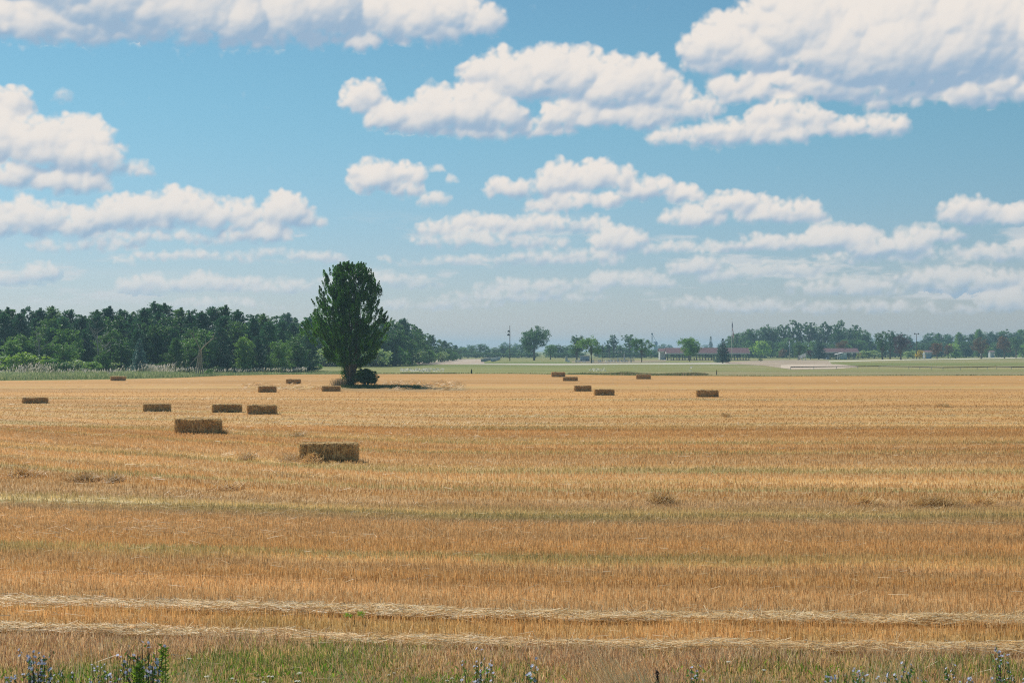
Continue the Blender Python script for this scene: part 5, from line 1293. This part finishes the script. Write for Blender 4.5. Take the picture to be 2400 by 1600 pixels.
o = MB().tube([(0, 0, 0), (0, 0, .5), (.05, 0, 1.0)], [.12, .16, .02], 6).obj('weed_plant', L_bush, loc=(gx(1105, 262*1.05), 262*1.05, 0)); tag(o, 'single dark upright weed near the middle of the far field edge', 'weed')

# haze over the whole place
hb = MB().box(-4500, 4500, -300, 6000, -3, 40).obj('haze', None)
hm = bpy.data.materials.new('haze'); hm.use_nodes = True; ht = NT(hm.node_tree); ht.n.clear(); ho = ht.new('ShaderNodeOutputMaterial')
pv = ht.new('ShaderNodeVolumePrincipled'); pv.inputs['Color'].default_value = (.53, .81, 1, 1); pv.inputs['Density'].default_value = HAZE; pv.inputs['Anisotropy'].default_value = .2
ht.l.new(pv.outputs[0], ho.inputs['Volume']); hb.data.materials.append(hm); tag(hb, 'thin blue summer haze over the fields', kind='stuff', cat='haze')
# ------------------------------------------------------------------ flowering plants of the verge
M_stem = plain('weed_stem', lin(96,92,60), .8, .3, 8)
M_darkstem = plain('dark_stem', lin(70,58,50), .8, .3, 8)
M_blue = leafmat('chicory_petal', lin(204,208,232), .35, 0, tcol=(1, 1, 1.1))
M_whitef = leafmat('white_petal', lin(225,224,208), .3, 0, tcol=(1, 1, 1))
M_goldrod = leafmat('goldenrod_leaf', lin(118,148,60), .35, 0)

def chicory(seed, H, spread, nst, leaves):
    r = np.random.default_rng(seed); st = MB(); heads = []; lp = []
    for i in range(nst):
        a = r.random()*6.28; q = r.random()**.5*spread; b = np.array([math.cos(a)*q*.35, math.sin(a)*q*.35, 0]); h = H*r.uniform(.65, 1.0)
        t = np.array([math.cos(a)*q, math.sin(a)*q, h]); m = (b+t)/2+np.array([r.normal(0, .03), r.normal(0, .03), 0])
        st.tube([tuple(b), tuple(m), tuple(t)], [.006, .0045, .0025], 4, cap=False)
        for k in range(r.integers(3, 7)):
            u = r.uniform(.35, .97); p = b*(1-u)**2+2*m*u*(1-u)+t*u*u; a2 = r.random()*6.28; l = r.uniform(.06, .2)*(1.3-u)
            e_ = p+np.array([math.cos(a2)*l*.6, math.sin(a2)*l*.6, l]); st.tube([tuple(p), tuple(e_)], [.003, .002], 3, cap=False)
            if r.random() < .42: heads.append(e_)
            if r.random() < .35: heads.append(p+np.array([0, -.012, 0]))
            lp.append(p+r.normal(0, .015, 3)); lp.append(e_-[0, 0, .03])
        if r.random() < .6: heads.append(t)
    fl = []
    for hd in heads:                                           # ragged discs of petals
        V, Fc_, T = [], [], []
        n = 11; R = r.uniform(.014, .023); nv = np.array([r.normal(0, .6), -.8+r.normal(0, .4), .75]); nv /= np.linalg.norm(nv)
        s1 = np.cross(nv, [0, 0, 1.01]); s1 /= np.linalg.norm(s1); s2 = np.cross(nv, s1); tone = r.uniform(.3, .8)
        for j in range(n):
            a = j*6.283/n; d1 = s1*math.cos(a)+s2*math.sin(a); d2 = s1*math.cos(a+.5)+s2*math.sin(a+.5); c = hd+nv*.004; b0 = len(V)
            V += [c, c+d1*R*.9+nv*.004, c+(d1+d2)*.5*R*1.12+nv*.004, c+d2*R*.9+nv*.002]; Fc_.append((b0, b0+1, b0+2, b0+3)); T += [tone]*4
        fl.append(mesh_np('flower_head', np.array(V), np.array(Fc_), {'tone': ('POINT', np.array(T))}))
    n = leaves; P = np.stack([r.normal(0, spread*.4, n), r.normal(0, spread*.4, n), r.uniform(.02, H*.55, n)], 1); P = np.concatenate([P, np.array(lp)])
    v, f = leafquads(P, .062, r, up=1.0, aspect=.4); lf = mesh_np('leaf', v, f, {'tone': ('POINT', np.repeat(r.random(len(P))*.7, 4))})
    return st.mesh('stem'), fl, lf
def put_plant(name, meshes, names, mats, px, row, label, cat, group, s=1.0, rz=0.0):
    d = gd(row); e = empty(name, (gx(px, d), d, 0), rz); e.scale = (s, s, s); tag(e, label, cat, group)
    for ml, nm, mt_ in zip(meshes, names, mats):
        for m_ in (ml if isinstance(ml, list) else [ml]):
            if not m_.materials: m_.materials.append(mt_)
            link(nm, m_, None, e)
    return e
NM = ('stem', 'flower_head', 'leaf')
big = [chicory(1, 1.05, .26, 30, 900), chicory(2, 1.1, .28, 30, 500), chicory(3, .95, .25, 20, 240), chicory(4, .8, .16, 7, 60), chicory(5, .7, .10, 3, 30), chicory(6, .85, .2, 12, 120)]
for i, (px, row, k, s, lb) in enumerate([
 (88, 1722, 0, .98, 'dense dark chicory clump full of lilac flowers at the bottom left corner'),
 (335, 1730, 1, 1.08, 'tall dark chicory clump behind the bright goldenrod'),
 (255, 1712, 2, .92, 'loose chicory left of the goldenrod with few flowers'),
 (150, 1704, 3, .9, 'thin chicory between the two big left clumps'),
 (20, 1700, 3, .78, 'thin chicory at the very left edge'),
 (745, 1690, 4, .62, 'tiny single chicory among white flowers'),
 (1128, 1712, 2, 1.0, 'wide chicory with many blue flowers, left of the middle pair'),
 (1238, 1720, 5, 1.06, 'chicory with clustered blue flowers, right of the middle pair'),
 (1270, 1700, 4, .86, 'slim chicory right beside the middle pair'),
 (1622, 1690, 4, 1.12, 'upright chicory stem near the dark dock stalk'),
 (1598, 1706, 4, .7, 'very short chicory left of the upright stem'),
 (1938, 1708, 3, .84, 'chicory left of the right-hand group'),
 (1990, 1706, 5, .84, 'bushy chicory in the middle of the right-hand group'),
 (2022, 1712, 3, .95, 'chicory leaning right in the right-hand group'),
 (2078, 1706, 3, .88, 'slender chicory just right of the bushy one'),
 (2118, 1672, 4, 1.1, 'tallest thin chicory with a flower well above the others'),
 (2165, 1702, 5, .74, 'low leafy chicory beneath the tallest thin one'),
 (2236, 1690, 4, 1.12, 'arching chicory left of the right edge pair'),
 (2262, 1704, 3, .8, 'short chicory under the arching one'),
 (2318, 1700, 4, 1.0, 'chicory left of the two at the right edge'),
 (2350, 1676, 3, 1.05, 'tall branching chicory near the right edge'),
 (2378, 1704, 3, .82, 'chicory nearest the right edge')]):
    put_plant('chicory_plant', big[k], NM, (M_darkstem if k < 2 else M_stem, M_blue, L_dark if k < 2 else L_mid), px, row, lb, 'wildflower', 'blue chicory plants in the verge', s, i*1.7)

def carrot(seed, H, nh):
    r = np.random.default_rng(seed); st = MB(); fl = []
    for i in range(nh):
        V, Fc_, T = [], [], []
        a = r.random()*6.28; q = r.uniform(.02, .16); h = H*r.uniform(.75, 1); t = np.array([math.cos(a)*q, math.sin(a)*q, h])
        st.tube([(0, 0, 0), tuple(t*[.4, .4, .5]), tuple(t)], [.005, .004, .003], 4, cap=False); R = r.uniform(.022, .042)
        for j in range(9):
            a2 = r.random()*6.28; st.tube([tuple(t-[0, 0, .03]), tuple(t+[math.cos(a2)*R*.8, math.sin(a2)*R*.8, 0])], [.0015, .001], 3, cap=False)
        for j in range(46):                                    # umbel of tiny florets
            a2 = r.random()*6.28; q2 = R*math.sqrt(r.random()); c = t+np.array([math.cos(a2)*q2, math.sin(a2)*q2, .012*(1-(q2/R)**2)+r.normal(0, .002)]); s = .0055; b0 = len(V); tone = r.uniform(.35, .8)
            V += [c+[-s, -s, 0], c+[s, -s, .002], c+[s, s, .003], c+[-s, s, 0]]; Fc_.append((b0, b0+1, b0+2, b0+3)); T += [tone]*4
        fl.append(mesh_np('flower_head', np.array(V), np.array(Fc_), {'tone': ('POINT', np.array(T))}))
    n = 26; P = np.stack([r.normal(0, .05, n), r.normal(0, .05, n), r.uniform(.05, H*.8, n)], 1); v, f = leafquads(P, .04, r, up=1, aspect=.3)
    return st.mesh('stem'), fl, mesh_np('leaf', v, f, {'tone': ('POINT', np.repeat(r.random(n)*.7, 4))})
cr = [carrot(1, .55, 1), carrot(2, .5, 3), carrot(3, .48, 5), carrot(4, .6, 2)]
WC = [(465,1600,0,.8,'left of the goldenrod gap'),(495,1640,0,.8,''),(530,1640,0,.7,''),(548,1668,1,.8,''),(610,1650,1,.75,''),(640,1655,1,.8,''),(575,1690,0,.75,''),(683,1635,0,.8,''),(700,1648,3,.8,''),
      (716,1652,0,.9,''),(705,1672,1,.85,''),(668,1690,1,.8,''),(690,1696,3,.7,''),(735,1690,0,.7,''),(918,1660,3,.8,''),(905,1700,1,.65,''),(945,1700,0,.65,''),(180,1690,2,.75,''),(150,1690,0,.7,''),(1050,1680,3,.85,''),(1062,1700,2,.75,''),
      (1080,1692,1,.8,''),(1300,1704,2,.85,''),(1322,1696,2,.95,''),(1336,1690,1,.9,''),(1712,1600,0,.75,''),(1772,1622,0,.75,''),(1705,1690,0,.6,''),(1770,1672,0,.7,''),(2268,1704,0,.8,'')]
for i, (px, row, k, s, w) in enumerate(WC):
    put_plant('wild_carrot', cr[k], NM, (M_stem, M_whitef, L_mid), px, row, 'flat white wild carrot flower in the verge, %s' % ordl(i if i < 30 else 29, 'white flowers'), 'wildflower', 'white wild carrot flowers in the verge', s, i*1.3)
# goldenrod: leafy bright spires
def goldenrod(seed, H, n):
    r = np.random.default_rng(seed); st = MB(); P, AX = [], []
    for i in range(n):
        a = r.random()*6.28; q = r.uniform(.0, .12); h = H*r.uniform(.7, 1); t = np.array([math.cos(a)*q, math.sin(a)*q, h]); b = t*[.3, .3, 0]
        st.tube([tuple(b), tuple((b+t)/2), tuple(t)], [.006, .005, .003], 5, cap=False); m = int(150*h)
        u = r.random(m)**.9; a2 = r.random(m)*6.283; l = .055*(1.15-u*.8)
        P.append(b+(t-b)*u[:, None]+np.stack([np.cos(a2)*l, np.sin(a2)*l, l*.3], 1)); AX.append(np.stack([np.cos(a2), np.sin(a2), np.full(m, .45)], 1))
    P = np.concatenate(P); AX = np.concatenate(AX); v, f = leafquads(P, .10, r, axis=AX, spread=.2, aspect=.2)
    return st.mesh('stem'), mesh_np('leaf', v, f, {'tone': ('POINT', np.repeat(r.random(len(P)), 4))})
g1, g2 = goldenrod(1, 1.0, 7), goldenrod(2, 1.1, 2)
put_plant('goldenrod_plant', g1, ('stem', 'leaf'), (M_stem, M_goldrod), 328, 1745, 'bright yellow-green leafy goldenrod in front of the dark chicory', 'weed', None, .98)
put_plant('goldenrod_plant', g2, ('stem', 'leaf'), (M_stem, M_goldrod), 388, 1700, 'slim bright green spire right of the bushy goldenrod', 'weed', None, .93)
put_plant('goldenrod_plant', g2, ('stem', 'leaf'), (M_stem, M_goldrod), 240, 1700, 'short green spire left of the bushy goldenrod', 'weed', None, .55)
# dock stalk, thistle in the stubble
d = gd(1650); e = empty('dock_plant', (gx(1548, d), d, 0)); tag(e, 'dark brown seed stalk of dock rising from the verge', 'weed')
MB().tube([(0, 0, 0), (-.03, 0, .3), (-.06, 0, .46)], [.008, .01, .006], 5).obj('stem', M_darkstem, e)
r = np.random.default_rng(9); P = np.stack([r.normal(-.045, .012, 260), r.normal(0, .014, 260), r.uniform(.16, .46, 260)], 1); v, f = leafquads(P, .022, r)
link('seed_head', mesh_np('seed_head', v, f, {'tone': ('POINT', np.zeros(len(v)))}), leafmat('dock_seed', lin(74,52,40), .1, 0), e)
d = gd(1462); e = empty('thistle_plant', (gx(831, d), d, 0)); tag(e, 'lone green leafy weed standing in the cut stubble', 'weed')
MB().tube([(0, 0, 0), (0, 0, .18)], [.008, .004], 5).obj('stem', M_stem, e); P = np.concatenate([np.stack([r.normal(-.09, .035, 60), r.normal(0, .02, 60), r.normal(.16, .02, 60)], 1), np.stack([r.normal(.1, .03, 60), r.normal(0, .02, 60), r.normal(.19, .025, 60)], 1)]); v, f = leafquads(P, .05, r, aspect=.4)
link('leaf', mesh_np('leaf', v, f, {'tone': ('POINT', np.repeat(r.random(120), 4))}), L_light, e)
